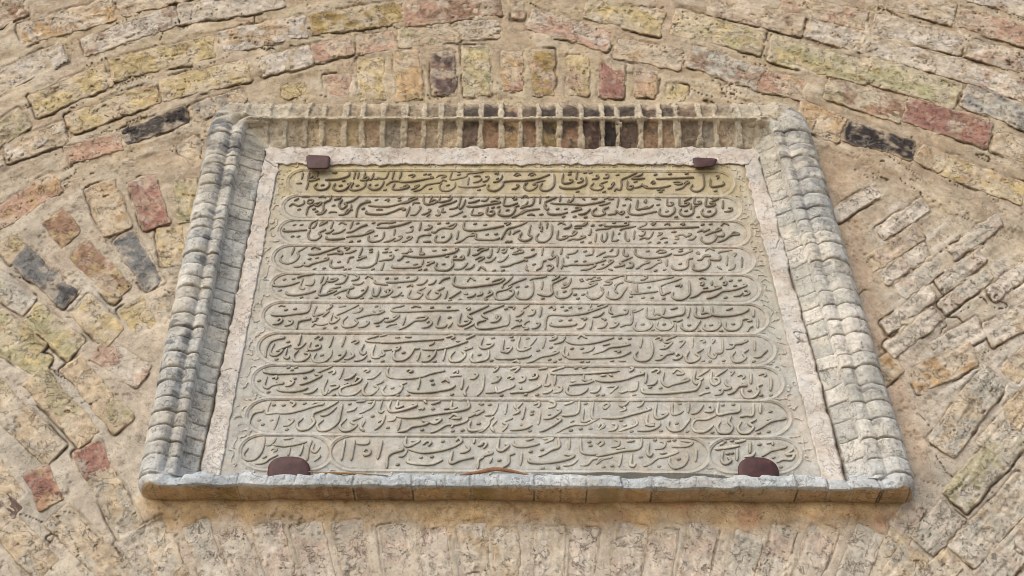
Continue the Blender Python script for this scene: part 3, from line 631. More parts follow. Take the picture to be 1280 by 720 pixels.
STROKES = """@350 200 8
230,125 225,160 215,195/295,120 280,200 330,205 395,185/300,185 335,160 350,180 320,200/385,120 365,180 395,190/520,130 575,127/695,115 685,160 620,185 560,195 450,200/755,115 735,195/790,120 775,190/855,125 830,200/835,195 870,170 885,190 855,205 800,205/940,130 920,190 890,205/925,185 960,195 985,180 1000,187 1050,188 1075,150 1085,110/1140,115 1120,195/1215,115 1190,195
160,240 195,235 220,232/285,215 260,300/375,235 345,270 380,300 450,295 490,260 495,220/425,250/555,235 530,280 580,310 640,300 690,260 710,222/605,255/620,215 655,205/735,220 700,285 740,305 810,290 850,260 855,210/775,255/670,240 740,232/910,240 885,270 930,300 990,290 1025,250 1040,210/965,250/1060,255 1110,220 1180,215 1280,225/1050,300/1150,235 1125,290 1180,300 1275,280 1270,255 1230,270
215,370 255,365 295,370/190,385 140,410/90,465 130,440 180,460 235,440 240,400/190,495/270,425 290,400 330,405 310,435 270,430/260,555 280,480 330,450 390,430 415,430 380,460 340,450/385,375 430,365 455,380/435,425 425,520 370,545/515,355 500,400 470,415 425,440/540,400 600,385 590,365/340,490/365,515/365,545 420,540 465,495/485,530 520,520 570,525/535,455/625,395 590,450 620,490 665,455 640,430/790,365 720,410 650,430/585,550 640,545 665,510 690,495 730,500/715,445 700,500 660,545/760,575 770,500 800,450 860,425 900,420 870,410 830,440/850,480 815,495/880,455 960,465 1080,465 1180,445 1280,410/965,400/1045,405 1085,395 1075,420/1195,380/1195,405/870,510 860,530 920,545 1040,545 1130,520 1200,490 1240,490 1210,480/960,500 1000,495 1030,500/1275,500 1265,560
@500 200 8
15,115 0,180/80,160 120,150 145,155 115,180/0,225 100,220 200,205 280,190 330,180 300,165/250,145/295,145/360,180 400,155 460,165 410,185/525,115 505,165 500,195 540,200 600,185 660,170 680,140 760,130 835,115/590,125/590,150/690,175 675,255/735,170 780,160 805,170/730,230 790,215 820,185/850,170 885,170 870,205 825,220/945,140 975,130 970,150/930,225 980,215 1010,190 1025,150/960,195 990,182/890,245 875,285 920,310 980,300 1025,260 1035,225 1090,215 1160,210 1280,210/1135,160 1170,135 1210,155/1170,155/0,280 60,280 90,265 50,260/105,300 160,280 190,255 150,265 170,275/135,315 210,295 260,255 330,240 400,230 430,205 470,215/305,290/420,230 395,270 420,310 490,310 545,275 555,225/480,255/580,265 620,275 720,275 800,265 860,245/790,300/1115,295 1160,285 1185,255 1160,250/1260,225 1240,265 1260,300
0,440 80,425 130,400 170,385 140,375 90,395 120,410/125,455 140,430 200,430/240,355 235,410 260,445 330,440 370,420 340,400 310,420/320,360 295,430/405,360 390,420 430,420 500,400 520,370/490,370/510,357/385,475 440,450 520,430 570,405/430,475 420,520 460,520/375,495 395,550 350,555/610,360 590,440 560,480 490,495/655,395 630,460 600,490 580,460/690,385 740,370/680,430 730,425 800,400/810,410 860,405 890,365/665,465 740,470 840,455 930,440 1000,425 960,410 905,420/975,380/1055,360 1035,430 1050,460 1110,455 1180,430/1120,385 1150,370 1160,390 1130,400/1210,385 1250,360 1280,375/1210,470 1255,450 1280,410/0,490 50,495 20,510/100,465 80,520 60,570/100,555 160,545 205,480 190,470/215,550 270,535 305,505 280,495/300,540 265,570/490,570 560,550 630,515/645,565/735,485 715,540 740,555 800,550 825,535 780,530/880,465 865,530 900,555 940,540 930,510 895,520/930,475/985,470/1000,490 985,540 1040,560 1110,550 1150,500 1150,470 1195,455/1075,500/1115,575 1180,550 1230,515 1280,500
@650 200 8
80,155 115,130 160,150/120,155/0,215 100,205 200,185 300,145/80,225 40,265 60,300 110,305 160,275 165,245 130,250 170,225 255,205/225,230 200,270 220,305 280,305 330,270 345,200 340,140/435,135 420,205 440,235 500,230 525,205 490,195/500,120/495,145/570,110 560,195/570,230 620,215 625,190 600,185/650,130/705,130/660,170 660,240 620,265 560,285 440,285 390,265/575,315/720,195 775,185 780,160 755,160/830,185 875,180 880,150 850,150/740,230 705,270 740,300 800,300 830,270 800,245 875,215/840,320/875,290 910,280 940,230 910,250/975,150/940,315 960,290 1000,300 1015,250 1015,200 1090,165 1170,125/1215,115 1210,150 1125,180 1140,190 1250,185/1075,205 1070,280 1105,295 1130,265 1095,260/1155,215/1145,280 1200,265 1225,235/1210,255 1280,270
10,385 45,360 85,380/0,485 60,465 110,455 135,420 140,365/205,360 195,440/260,465 250,430 280,410 365,375/275,370/405,360 395,420/0,545 80,505 200,490/70,555 110,545 150,555/190,550 235,545/540,355 520,405 480,430 490,395/300,435 380,440 560,445 640,450 760,430 850,410/250,430 245,470 270,500 290,480/620,380 650,400/715,390 775,385/270,520 300,545 400,545 480,525/375,490/455,490/435,565/545,565/655,570/510,525 560,505 610,490 580,475 550,480/840,395 890,375 930,390 880,400/790,455 860,440 905,425/580,545 650,535 705,490/770,480 725,520 740,555 800,560 850,535 830,500 890,470/875,550 950,540 960,510 1010,545 1040,520 1000,520/1070,570/985,385 970,480/1050,400 1080,380 1115,405/1040,455/1105,440 1085,510 1110,545 1190,550 1280,535/1175,400 1165,490 1220,490 1280,470/1235,420 1260,400 1250,430
@780 200 8
315,145/460,140/625,135/320,190 370,190 480,185 600,180 700,175/265,235 290,215 305,230 280,245/195,250 220,280 300,285 400,275 470,255/345,300/385,300/365,320/490,225 540,220 580,235 540,245 500,240/510,300 580,280 620,240 650,225 630,215 600,235/690,245 665,280 690,310 740,315 790,280 800,220 790,140/865,185 860,240 880,270 940,265 995,250 990,215/920,160 945,165 930,190/915,310
180,548 330,515/140,400 130,490 180,490 250,480 295,450/195,420 215,405 215,425 200,425/305,385 370,400/340,450/435,380 430,450 470,460 490,435 460,425/360,485 350,530 380,560 450,560 500,520 505,470/430,515/520,570/555,370 550,430 560,460 620,455 645,430 600,430/675,375 600,415/575,490 555,520 580,555 640,560 690,530 700,470 740,460/620,510/710,370 700,430 740,445 770,425 735,415/670,435 665,495/740,570/825,370 815,440 830,465 890,460 910,440 860,430 950,385/880,380/905,387/790,490 775,525 800,560 860,565 915,525 915,475/850,515/990,405 985,490/1000,520 1060,515 1080,490 1040,480
@335 270 8
165,125 155,150 230,155 330,145 390,140/265,90/335,90/245,205/305,205/505,40 440,70 415,110 425,130/490,55 470,105 440,130/510,105 550,80 590,60 540,70 510,95/425,140 400,190 420,235 480,240 530,200 510,170 580,135/655,50 625,130/575,175 620,165 660,135/705,90 740,65 785,90/640,180 720,165 775,130/850,50 820,130/785,170 850,155 930,110 990,90 940,100/895,75/1055,70/585,205 590,230 660,235 770,225/780,215 840,205 940,195 1050,155 1020,150 970,180/830,255/910,250/1090,95 1130,75 1280,65/1080,120 1180,120 1280,110/1010,195 1005,240 1060,260 1140,235 1165,160/1080,200/1155,265 1230,245 1275,220/1270,130 1260,200
265,310 235,395/150,390 120,430 150,470 220,475 280,445 310,400 300,360 390,310/430,335 470,310 525,335/400,385 480,385 580,355 710,310/590,390 680,375 740,380 730,355 690,345/760,320 810,315 780,345/770,375 830,365 885,340/255,510 330,500 370,460/345,490 400,500 440,480 520,460 590,440 600,420 560,430/415,430/490,420/465,530/560,525/640,440 620,490 660,520 760,510/710,460/860,410 810,425 795,475/945,315 910,405/885,450 930,430 980,410 900,415/1030,335/1030,360/1105,350 1085,440 1070,480 1000,515 880,515/1050,535/1160,465 1130,550/1110,455 1180,440 1240,430 1250,395 1210,400/1185,330/1140,370 1200,360/1210,370 1240,360/770,535/815,530
@485 270 8
0,80 80,60/0,115 100,100 235,60/55,255 110,240 140,210 100,205/140,265 200,245 240,215 200,210 190,230/175,170 235,160 245,120/235,110/330,60 310,150/360,140 410,130 435,105 400,90/510,75/595,70/285,270 300,220 350,195 420,190 400,170/430,160 470,165 500,140 560,120 640,125 680,80 620,100 590,120/350,260 430,255/490,190 470,235 500,265 570,260 620,220 635,170/550,210/705,145 685,235/765,60 755,115 790,145 900,145 1030,125 1160,100/870,80/970,90/665,275 740,245 800,205 880,190 850,170 820,195/880,195 880,230 940,240 1060,240 1120,220/990,185/1080,180/1160,75 1220,70 1180,95/1280,110 1200,130 1165,170 1130,235/1220,140 1210,190/1190,255/1225,255/1255,180 1275,150
85,340/20,390 50,400 30,430/135,375 190,370 225,330 215,355 250,355/330,315 320,380 355,385 350,360/90,450 130,430 160,400 250,410 400,410 560,390 660,365 700,330 670,325/440,350 485,345/540,340 585,335/815,320 795,400/840,395 890,385 940,350 1000,330 930,325 890,350/40,490 50,515 150,520 280,515 340,500/250,490 300,480/195,460/350,435 340,490/380,500 420,480 460,460 390,465/320,535/375,535/490,465 475,520 520,545 600,540 650,490 640,440 690,435 750,430 750,400 715,420/555,480/590,405/670,405/660,535 740,525 800,465/770,535 830,520 865,485/1040,330 1020,410 985,415/1110,315 1090,370/1135,345 1180,330 1170,365 1135,365/970,465 1030,455 1080,410/1090,460 1150,450 1205,390/870,440 920,415 960,420 900,460/895,550 930,510 980,545/1120,510 1200,500 1280,465/1250,375 1280,360/1060,545/1150,545
@635 270 8
0,125 100,100 195,60/45,185 80,160 115,145 80,150/140,165 110,220 150,250 210,240 235,210 205,180 230,90/325,60 315,115 340,110 330,150 345,155/395,60 385,130/310,175 280,215 300,255 370,260 420,220 440,150 435,85/505,145 490,220 520,240 580,225 590,205 540,210/495,90 530,65 575,90/555,130 610,115 635,80/665,105 700,100 760,95 790,65 740,90/660,125 740,120/595,210 650,195 685,165 655,155 640,185/590,255 640,235 700,235 770,210 730,205 720,240/740,260/820,265/800,195 820,180 830,125/845,95/925,90/960,75 980,105 1070,105 1190,95 1190,65 1160,75/1060,70/875,150 900,135 1030,125/880,175 870,265/940,180 935,235 960,260 985,225 990,165/1050,150 1040,250 1110,240/1100,190 1120,170/1175,155 1170,220 1200,255 1215,230/1265,145 1255,240/1115,145 1160,125 1280,105
40,385 100,375 150,360 120,335 80,365/40,320/110,320/245,335/350,315 335,400/450,345 440,395 490,405/540,320 525,390/0,495 100,465 170,440 190,455/160,420 230,405 285,375/185,490 180,530 205,550/280,545 330,515 345,460 385,445/260,485/395,435 440,430 490,405 490,510/385,500 420,490 450,510 410,545 395,520/700,340 660,375 590,390 600,425/770,355/550,420 545,480 530,530/545,470 570,500 640,490 780,490 900,465 980,440/855,325 845,380/770,400 850,385/880,410 930,380 975,360/680,455/765,455/725,545 800,535 870,500 850,475/950,415 1000,405 1080,400 1105,330/1015,360 1050,330/940,430 975,450/1160,325 1155,385 1190,405 1195,375/880,540 950,520 1000,490 1050,450 1010,445 1020,480/935,490 960,480/1000,530 1050,545/1055,510 1100,505 1160,490 1120,465 1245,410/1180,525 1240,510 1240,475 1210,465
@785 270 8
185,60 170,95 105,120 140,135 300,130 500,120 710,110/225,85 270,65 255,90 230,90/360,95 400,75 415,95/520,85 560,80 545,100/105,200 150,195 165,160 135,155/115,240 150,220 210,225 255,160/215,265/305,265/290,205 330,185 335,175 300,170/320,240 350,220 395,225/430,165 485,160/465,235 500,235 495,205 470,210 540,190 580,210 630,185 600,175/380,265/470,270/595,245 650,235 680,200/690,165 740,145 760,155 820,130/745,85/825,80/770,195 830,170 925,140 900,125 870,150/735,205 730,245 780,275 840,265 880,220 870,185/880,205 950,200 955,165/925,100 960,70 1010,95/895,265 970,235 1030,195 1110,185 1060,165 1030,185
75,325 70,375 110,410 220,425 350,410 440,375/195,355/280,365 320,340 375,360 300,375/445,330/530,330/450,390 530,390 590,370 640,350 610,330/500,360 550,350/675,375 700,365 710,385 685,385/390,430 385,510/160,540 230,515 290,480 330,465 315,440 290,450/275,545/365,540/75,530 120,515/100,520 140,490 210,465 190,455 160,480/5,510 50,490 30,465/435,490 450,530 520,545 590,515 600,440 650,425/520,480/690,445 730,440 760,410 820,405 780,395 740,410/770,355 810,325 865,350/655,480 650,530 700,550 780,530 815,480 810,440 870,445 915,440 920,395/900,380 920,360 1040,345/890,505 935,535/990,395 985,500/1055,375 1075,380 1060,410/1000,545 1050,530 1075,485/1140,410 1135,520
@325 340 8
140,105 135,135 200,145 300,130 395,100/245,75/335,70/200,185/370,60 420,40 555,20/430,65 400,150 430,175 450,155/545,70 520,130 450,130/635,40 605,115/680,45 640,120 605,130/665,95 730,95 775,70 700,70/260,195 275,225 360,235 480,215 560,190/415,255/565,260/620,130 590,225 650,230 700,215 760,190 700,190 670,215/690,180 740,165 810,150/750,125 830,110 860,70 870,40 835,35/910,90 970,75 985,50 950,30/1050,65 1085,40 1130,70/735,235 810,195 930,160 900,150/920,120 990,125 1040,95/770,250 795,255 785,270/890,180 870,230 910,260 990,250 1050,200 1080,140/1010,190 1040,180/1020,265/1105,265/1130,160 1130,230 1165,240 1190,200 1205,150/1145,80 1160,115 1280,130/1200,250 1270,235 1280,190 1245,195
120,405 130,430 240,435 360,420 460,405 490,380 505,315/185,350 215,332 250,345/260,380/350,370/125,525 190,515 220,480 190,465 180,490/245,540 310,520 320,490 280,485/365,575 375,510 420,485 500,470 460,455/570,340 540,400 545,440 620,420 690,400 660,375/665,390 720,345 700,320/625,450 690,400/520,500 550,490 560,460 585,465/515,550 550,515 600,530 680,520/645,560/755,555/730,410 700,500 740,510 790,470 760,440 870,390 990,330/780,355 860,340/880,445 825,500 840,550 920,550 975,510 960,470 1100,430 1180,420 1240,395 1190,385/925,415 990,400 1020,365 990,360/1130,385 1150,410/1165,345/985,560 1050,545 1085,510 1060,490/1135,515 1200,500 1250,460/1175,540
@480 340 8
20,105 120,105 280,90 325,70 330,40/30,65/120,65/235,55/0,240 50,225 80,190 50,175 15,205/325,130 390,120 435,75/440,130 490,115 520,75/545,120 590,75 660,55/65,250 130,240 180,200/150,155/165,235 195,235/225,150 270,130 285,150/270,180 240,240 280,270 340,265 380,220 340,195 420,155/470,175 425,235 460,275 520,270 560,220 520,200 605,155/630,185 605,270/650,265 700,235 770,190/660,285/755,275/710,40 690,110 730,145 840,155 1000,135 1150,110 1200,70 1130,80 1080,100/830,95 865,55 915,90/1035,65/795,220 830,220 815,200/830,255 890,240 915,215/930,240 980,220 960,190/1010,270 1020,250 1080,215 1055,190 1040,220/1020,275/1275,55 1230,100 1190,130 1180,165/1280,140 1220,175 1130,195 1110,240 1140,275 1220,270 1280,240
205,335 100,360 75,385 130,400 300,395 500,385 745,380/270,360 320,340 370,355/480,355/645,350/820,365 845,355 855,370 830,378/0,500 60,495 120,470 150,435 90,460/0,460 50,460/20,555 60,530 130,520/215,440 185,535/145,580 230,540 310,490 400,480 430,450 350,455 310,480/375,560 440,545 475,510 450,485 430,510/560,435 530,500 530,550 600,550 630,520/640,560 685,505/655,455/770,410 745,500 760,535 830,520 860,490 800,490/885,470 840,430 920,390 1050,335/800,570 860,540 920,505/1040,470 980,420 1080,375 1200,330/1020,480 940,500 920,540 960,565 1080,560 1190,540 1240,520 1250,420/1065,505 1130,490 1160,450 1125,435 1130,475/1220,370
@635 340 8
50,45 0,95/0,145 60,110 185,65/110,75 160,70/0,255 45,230 50,190 10,185/95,150/185,145/215,85 260,65 390,45/105,190 85,240 120,270 190,270 240,230 250,160 245,90/345,85 335,180/435,90 490,60 505,40 470,40/585,50 450,115 435,160 440,215 390,240 290,220/345,265/485,185 480,235 520,260 590,250 630,210 640,165 780,160 890,115 820,120 830,95 940,75/565,195/630,60 615,110 570,130 560,110 600,120/530,160 580,150 620,120/730,75/740,92/795,75/830,70/860,55/905,60/670,225/750,225/700,265/795,190 785,230 830,265 900,260 950,210 930,165/920,150 960,180/950,135 1020,125 1030,100 980,95 1160,35 1180,90 1280,105/1060,135 1150,105 1090,130 1060,190/1065,190 1100,215/1000,190 990,245 1040,270 1110,260 1150,210 1190,155/1225,190 1230,220 1260,220/1230,250
0,350 60,350 50,380/150,370 210,330/75,450 120,430 150,400 130,385/195,440 250,425 265,385 235,375/335,345 315,455/405,365 440,345 465,370 450,385/540,350/620,355/580,385/720,360/30,570 80,540 140,530/75,485 125,480 110,500/160,575 200,565 150,540 180,500 215,490/10,420 0,520/235,570 290,555 315,520 280,510/370,580 375,490 400,440 470,430 620,435 780,410 900,370 990,335 940,325 890,345/430,505 430,535 520,545 650,535 690,515/525,485/620,480/830,325 810,380 850,370/725,465 780,465 755,485/845,455 910,440 960,400/685,570 740,555 775,510/840,480 820,580/890,565 960,550 990,505/930,465 970,475 960,490/1025,340 1015,400 1050,425/1030,450 1110,430 1180,420 1190,385 1150,380/1010,560 1070,545 1100,510 1060,505/1120,550 1180,530 1230,520 1240,450 1235,400 1280,380
@790 340 8
80,85 130,75 150,50 115,40/0,110 120,105 250,85 420,50/50,125 45,190 60,205/0,225 100,215 260,195/170,155/110,260/200,260/500,65 300,135 285,170 300,230 340,215 385,200/315,265/430,145 490,130 480,155/415,200 400,245 440,275 510,270 565,230 575,160 565,85/575,260 650,230 700,195 780,185 870,160 880,150 820,145/800,85 795,135/710,165 760,155/670,70 710,55 735,75/680,110 710,105 705,130 680,125/875,75 905,45/905,110 940,100 935,130 905,130/745,265 830,240 900,195 980,185 1060,165 1140,135 1110,120/935,255/985,85/1075,80/1010,140 1050,135/1015,245 1070,235 1110,205/1110,240 1170,215 1150,185 1120,190
0,410 60,390 115,365/0,420 5,490/150,355 140,430 170,465 250,465 300,440 250,425 220,435/215,360 210,430/325,360 310,420 300,445 360,455 440,440 510,420 520,340/385,375 455,355/575,350 555,460/640,345 630,430 670,455 740,450 790,430 750,405 690,420/705,345 695,420/800,345 800,420 860,440 960,440 1080,420 1150,385 1165,360/940,380 1005,360/40,505 20,560 70,590 150,580 195,540 190,500/105,525/210,580/260,500 245,550 290,580 370,575 410,530 400,490 470,490/320,525/435,515 430,600/440,500 490,480 480,465/495,510 495,560 560,590 620,575 660,520 685,480/570,530/670,590/725,515 715,560 760,585 840,575 880,530 875,485/790,530/890,590/935,500 930,560 980,585 1050,575 1090,530 1100,480 1160,470 1190,485 1150,495/1010,520/1215,370 1210,450/1255,465 1255,560/1150,600 1170,560 1210,540
@320 412 8
95,285 100,210 140,130 200,100 280,80 240,70/185,140 150,200 150,250 210,255 260,210 200,215/350,155 260,190 210,215/320,120/205,295/310,190 285,270 320,290 330,260/450,50 420,160/380,185 440,180 500,130/550,125 525,190 570,205 640,180 630,145 590,165/585,95 630,65 655,85 630,105/425,205 375,260 390,315 460,315 520,280 530,245 490,235 525,205/605,235 570,290 600,325 680,320 740,270 760,200/660,255/770,65 730,180/895,65 855,175/950,130 1000,105 1020,125 985,145/770,320 830,300 880,255 895,200/820,255 850,250/880,295 930,290 975,260 950,220/880,325/1080,145 1045,220 1080,250 1100,215/980,315 1060,300 1110,255/1130,315/1190,150 1160,230 1170,280 1240,280/1230,60 1110,95 1130,120 1280,125
85,400 90,425 200,440 400,435 520,420 580,395/325,380/400,380/360,405/30,510/110,470 80,560 120,585 160,560 220,545 270,535 200,520/160,485 205,475 200,500/125,625/290,570 350,555 375,520 340,505/385,490/490,480/210,585 240,610 350,620 460,605 520,580/435,550 520,525 600,490 650,460 600,440 760,370/475,640 560,625 615,585/720,430 770,410 785,430 760,450/715,495 670,600 690,650 720,600/740,560 800,550 820,575 760,600 720,640/780,655/875,380 830,500/880,500 950,480 1000,435/880,550 920,530/960,555 1020,530 1050,495 1010,480 990,520/1050,600 1000,640 920,660 850,650 840,600 890,570 960,550/1075,415 1105,400 1130,415 1100,430/1110,495 1180,480 1250,420/1115,530 1070,600 1090,655 1170,645 1220,590 1190,560 1280,520
@475 412 8
0,70 70,50/0,130 150,130 300,115 480,105 640,95/150,80 200,75/250,70 315,75/0,270 40,250 30,210 120,200/25,315/120,220 180,200 195,175 160,180/150,205 135,270 160,305 230,305 290,270 330,210 340,190 400,190/235,230/490,160 530,140 540,120/400,225 370,315/420,320 490,310 540,260 560,210/475,270 500,255/545,315/420,200 560,200 700,175 810,140 880,115/655,195 625,315/660,80 720,65 740,80 710,95/860,95 950,55/760,115 800,120/750,215 700,270 710,315 780,320 840,280 850,240 830,215 920,180 850,180/1030,80 1000,160 1030,190 1090,180 1130,145 1060,145/1130,85/925,235 905,290 940,325 1010,315 1075,290 1090,205/995,250/1115,310/1240,100 1220,200 1230,225 1280,225/1155,265 1170,290 1280,295
85,375 70,440 110,480 230,490 400,475 520,435 650,410/265,415 295,400 320,415 290,430/0,525 40,515/60,560 25,610 45,655 120,655 190,630 220,580 210,555 270,530/125,585/180,660/280,655/400,490 375,600/515,505/530,545/615,525 660,500 690,530/700,470 760,460 815,460/730,435 770,410 775,440/275,590 300,620 400,630 540,620 600,610 700,590 755,555/720,645/830,490 810,600/900,495 950,485 975,450 940,440/880,560 845,620 855,665/1040,440 1030,560 1010,620 965,665/1130,430 1170,400 1180,375 1145,385/1110,535 1170,520 1200,480 1170,465/1055,635 1160,625/1155,570 1170,625 1230,610 1280,585/1215,655
@630 412 8
75,75/85,105/20,185 75,180 40,225 0,230/160,75 135,160 145,205 200,210 260,180 200,180/330,80 280,140 250,170/235,90/415,75 385,190/450,115 510,95 520,75 480,80/495,145 580,120 615,65/470,180/340,210/615,115 700,145 820,145 960,120 1100,80/735,95 770,60 830,90/0,295 120,290 230,275 275,255/225,335 290,315 370,275 450,260 540,230 510,215 480,240/455,300/560,295/510,320/605,165 590,240 620,270 640,230/625,265 660,290 800,290 1000,285 1160,270 1270,220/680,190/780,190/780,235 860,215 905,175/885,250 980,220 1060,180 1140,170 1250,150 1215,130/985,160 1060,140/1160,85/1255,90/1095,215 1160,215 1130,235/1060,315 1100,310/1140,310 1215,315/780,320/840,320/85,325 130,315 155,340
60,405 100,390 150,385 105,430/30,485 60,470 90,485 60,500/145,530 200,510 205,475 175,470/245,500 320,485 330,450 295,440 290,475/345,400 435,385/0,605 60,585 100,560 70,550/60,635 140,625 240,620 330,585 365,560 335,560/165,570 170,600/215,650/330,650/430,445 405,520 410,560 450,555 460,530/480,400 465,455/610,375 480,415 500,445 700,445 900,435 1155,415/515,460 500,560/385,640 450,625 485,600/490,635 560,620 575,580 540,565/720,385/800,380/660,520 720,520/800,450 795,505 850,510 870,490/650,560 720,545 820,540 900,515/910,505 1000,520 1120,515 1230,495 1280,470/645,570 625,620 660,650 750,650 810,620 840,580/965,465 1020,455/1050,450 1085,465/860,630 930,620 965,565/935,655/990,655/1030,580 1070,570 1130,570 1100,600 1060,640/1150,630 1200,625 1260,600
@785 412 8
140,80 120,185/100,215 65,260 90,305 160,315 220,285 245,210 235,115/270,100 310,80 330,95 315,115/490,60 390,100 370,130 440,130 400,170 360,160/315,195 380,185 430,140/505,125 545,115 560,130 515,185/265,305 330,295 390,250 450,235 420,220/315,250 350,260/445,300 500,295 535,265 500,240 480,265/610,215 575,280 600,325 670,320 715,280 680,240 755,195/645,80 640,190/715,115 745,105 765,125 740,135/750,315/820,320/845,95 860,110 840,145/820,165 805,250 850,290 880,265 860,240 930,235 945,180 940,90/955,315/975,200 1040,185 1070,150 1130,140 1190,115 1160,105/1010,145 1050,150/1075,220 1035,270 1055,320 1120,325 1175,285 1150,240 1205,200
10,425 50,395 20,380/0,495 80,460 155,440 125,420/235,425 280,400 310,415 290,440/185,435 170,540/95,510 85,590 60,610 0,620/60,655/140,585 145,625 200,640 350,640 480,630 580,620 680,600 720,530 680,540 755,490/190,560 260,545 290,500/220,580/325,585/360,425 340,520 390,570 450,550 600,510 580,490 540,510/445,440 490,400 555,440 480,450/675,410 655,500 680,545 720,530/820,395 690,480 750,490/840,420 825,510 860,555 910,530 900,490 860,490/995,395 900,455 870,480/790,580/710,660 760,635 820,625/865,655 930,640 950,600 980,600 1025,580 980,550 975,500/905,605 930,600/1020,425 1055,420 1025,465/1095,470 1130,450 1160,470 1140,495/995,650 1060,620 1110,570 1180,560 1140,535/1215,610/1230,430 1225,545
@850 412 8
745,105 745,215/735,280 800,270 830,240 875,205/735,320
620,590 620,640 660,685 740,675 785,620 775,570 825,550/785,460 830,440 855,455 835,475/905,480 910,540 900,615/810,655/910,655
@295 495 6.54
105,255 115,190 150,140 220,125 200,110/285,45 260,100 255,145 320,140 420,140 520,120 600,95 670,75 715,65 650,55 620,75/310,75/390,75/440,45 480,60 460,90/560,60/190,200/290,200/220,235/350,155 310,280/385,245 435,235 465,200 430,185/415,275/550,180 500,230 520,275 590,270 640,220 625,180 640,140 740,100 840,45/690,160 750,150 825,90/715,195 665,240 690,285 760,275 830,220 850,150 870,65/905,185 850,240 870,280 930,280 985,240 940,210 1040,170/930,65/905,130 960,115 990,90/1030,210 1020,260 1047,285
230,335 225,400 200,470 150,520 80,520 60,480 100,425/235,405 290,395 330,345/390,355 470,345/300,400 400,410 500,395 580,375/285,445 310,430 330,445 305,460/150,555 230,545 280,510 345,480/215,510 250,490/440,420 425,490/550,400 520,490/620,365 590,440 580,530/640,395 620,440 650,460 690,415/640,535 680,500 675,475/890,360 860,530/970,360 940,530
@445 495 6.54
0,50 80,45/155,40 130,90 80,120 25,145/100,60 140,50/215,40 190,110 205,135 230,120/290,40 265,100 290,130 370,120 490,80 460,65/345,40 335,95 390,80/555,35 575,60/510,110 550,100 540,115/615,70 690,45/630,105/325,165 380,175 480,175 600,155 740,135 840,120 920,95 915,40/785,40 775,105 830,90/720,105 760,100/0,190 55,160/135,165/75,205 40,260 70,290/150,280 210,230 240,155/180,215 215,195/255,210 310,195 325,170/260,260/365,190 340,285/340,295 410,280 460,250 550,235 590,215 540,200/600,215 650,225 695,190 650,190/540,275/605,300 670,275 740,235 820,230 900,205 910,175/760,185 800,150 850,180 780,185/790,285/870,280/780,260 800,230/920,175 970,150 1040,125 1000,115 960,140/940,205 920,250 940,285 1047,275/1000,225/1030,70
0,390 90,390 105,355/60,460 80,435 110,445 110,475 75,485 60,462/215,365 175,520/410,335 400,395 430,410 490,385 515,365 450,370/250,595 255,510 290,470 380,440 350,425/345,495 390,485 420,440/340,560/545,400 580,370 610,380 590,410/710,370/430,435 540,460 660,450 780,420 860,375 840,345 815,370/430,510 425,540 500,555 620,555 710,520/530,500/620,495/790,450 770,530 790,550 850,525 960,500 900,510/850,465 900,455 925,430 895,400/960,390 970,350/1000,410 1040,395/995,595 1000,530 1047,500
@595 495 6.54
35,65/110,70/0,160 55,125/180,60 160,120 130,155 110,130/70,160 140,150/250,60 235,155/145,170 110,200 100,240 50,285 0,285/25,225/310,60 330,100 380,55/300,155 350,130 330,105/170,200 125,250 150,295/400,85 375,195/300,180 225,215 255,240 215,290/275,280 350,275 405,265 460,240/365,225 370,245/440,285/460,125/455,150/470,75 515,55 515,80 500,95/525,130 505,240/590,100 640,85 640,55 600,45/550,190 620,175 690,125 660,110/585,155 610,150/515,295 590,265 690,200 660,180/720,75 800,50/845,45 830,140 760,160 700,160/660,300 720,265 800,235 900,235 970,200 1010,180/895,65/880,105 870,210 935,200/770,215 800,200/960,50 945,150 960,185 1000,185/775,280/855,270/935,270/1000,260 1020,225 1040,245 1015,270
15,410 60,380 85,395 60,430/190,345 175,430 210,450 265,410 235,395/305,365 315,405 400,415 520,390/405,365 470,350/545,355 630,350 560,385/445,455/540,440/670,345 680,415 620,440 570,470 510,495/765,350 760,440/855,350 855,430 880,470 1000,480/925,375/935,405/985,390 1010,365 1035,385 1005,410/10,600 20,520 60,490 130,470 100,450/130,505 110,550/190,525/320,470 270,490 265,550 220,585/375,465 360,570/430,505 440,540 540,550 640,540 740,520 800,490 720,480/545,590/670,585/710,570 780,560 835,520/850,570 910,560 950,520 1000,510/985,560 1010,520 1047,515
@745 495 6.54
55,85 85,60 105,80 75,105 55,88/185,70 220,85 270,45/195,130 240,110 220,90/335,95 370,75 390,45/40,180 180,180 300,150 440,110 410,95/495,60 480,150 500,185 545,175 585,145 530,150/625,55 620,130 640,155 715,125/685,65/760,50 750,140/420,150 415,230 480,245/335,285 440,280 510,250 520,210/400,240 480,225/205,200/15,250 40,225 65,250 30,275/100,290 160,270 165,235 130,230/185,290 240,270 330,235 325,190/220,245 250,235/290,290/530,285/600,205 585,250 620,285 690,280 740,230 770,180/660,225/745,290/775,145 830,130 880,70/885,130 950,125 945,85 920,90/800,185 850,175/980,160 900,190 820,195 785,240 810,290 890,290 960,240/950,295
10,395 35,370 60,385 30,415/120,420 180,405 185,370 150,360/250,375 315,365/165,435 235,425/0,495 100,475 220,450 350,430 375,350/435,380 420,460 440,490 465,465/480,360/480,435 550,420 560,380 520,375/365,500/210,475 185,580/0,560 50,520 135,500/60,580/130,570/295,470 280,560 305,575 325,550/385,575 440,555 500,510 570,495 665,460 640,450/520,470 575,465/515,575/605,500 600,550 640,590 710,570 745,520 745,470/675,515/620,415 740,410 785,380 690,365/595,365/640,360/820,435 810,540
@865 495 6.54
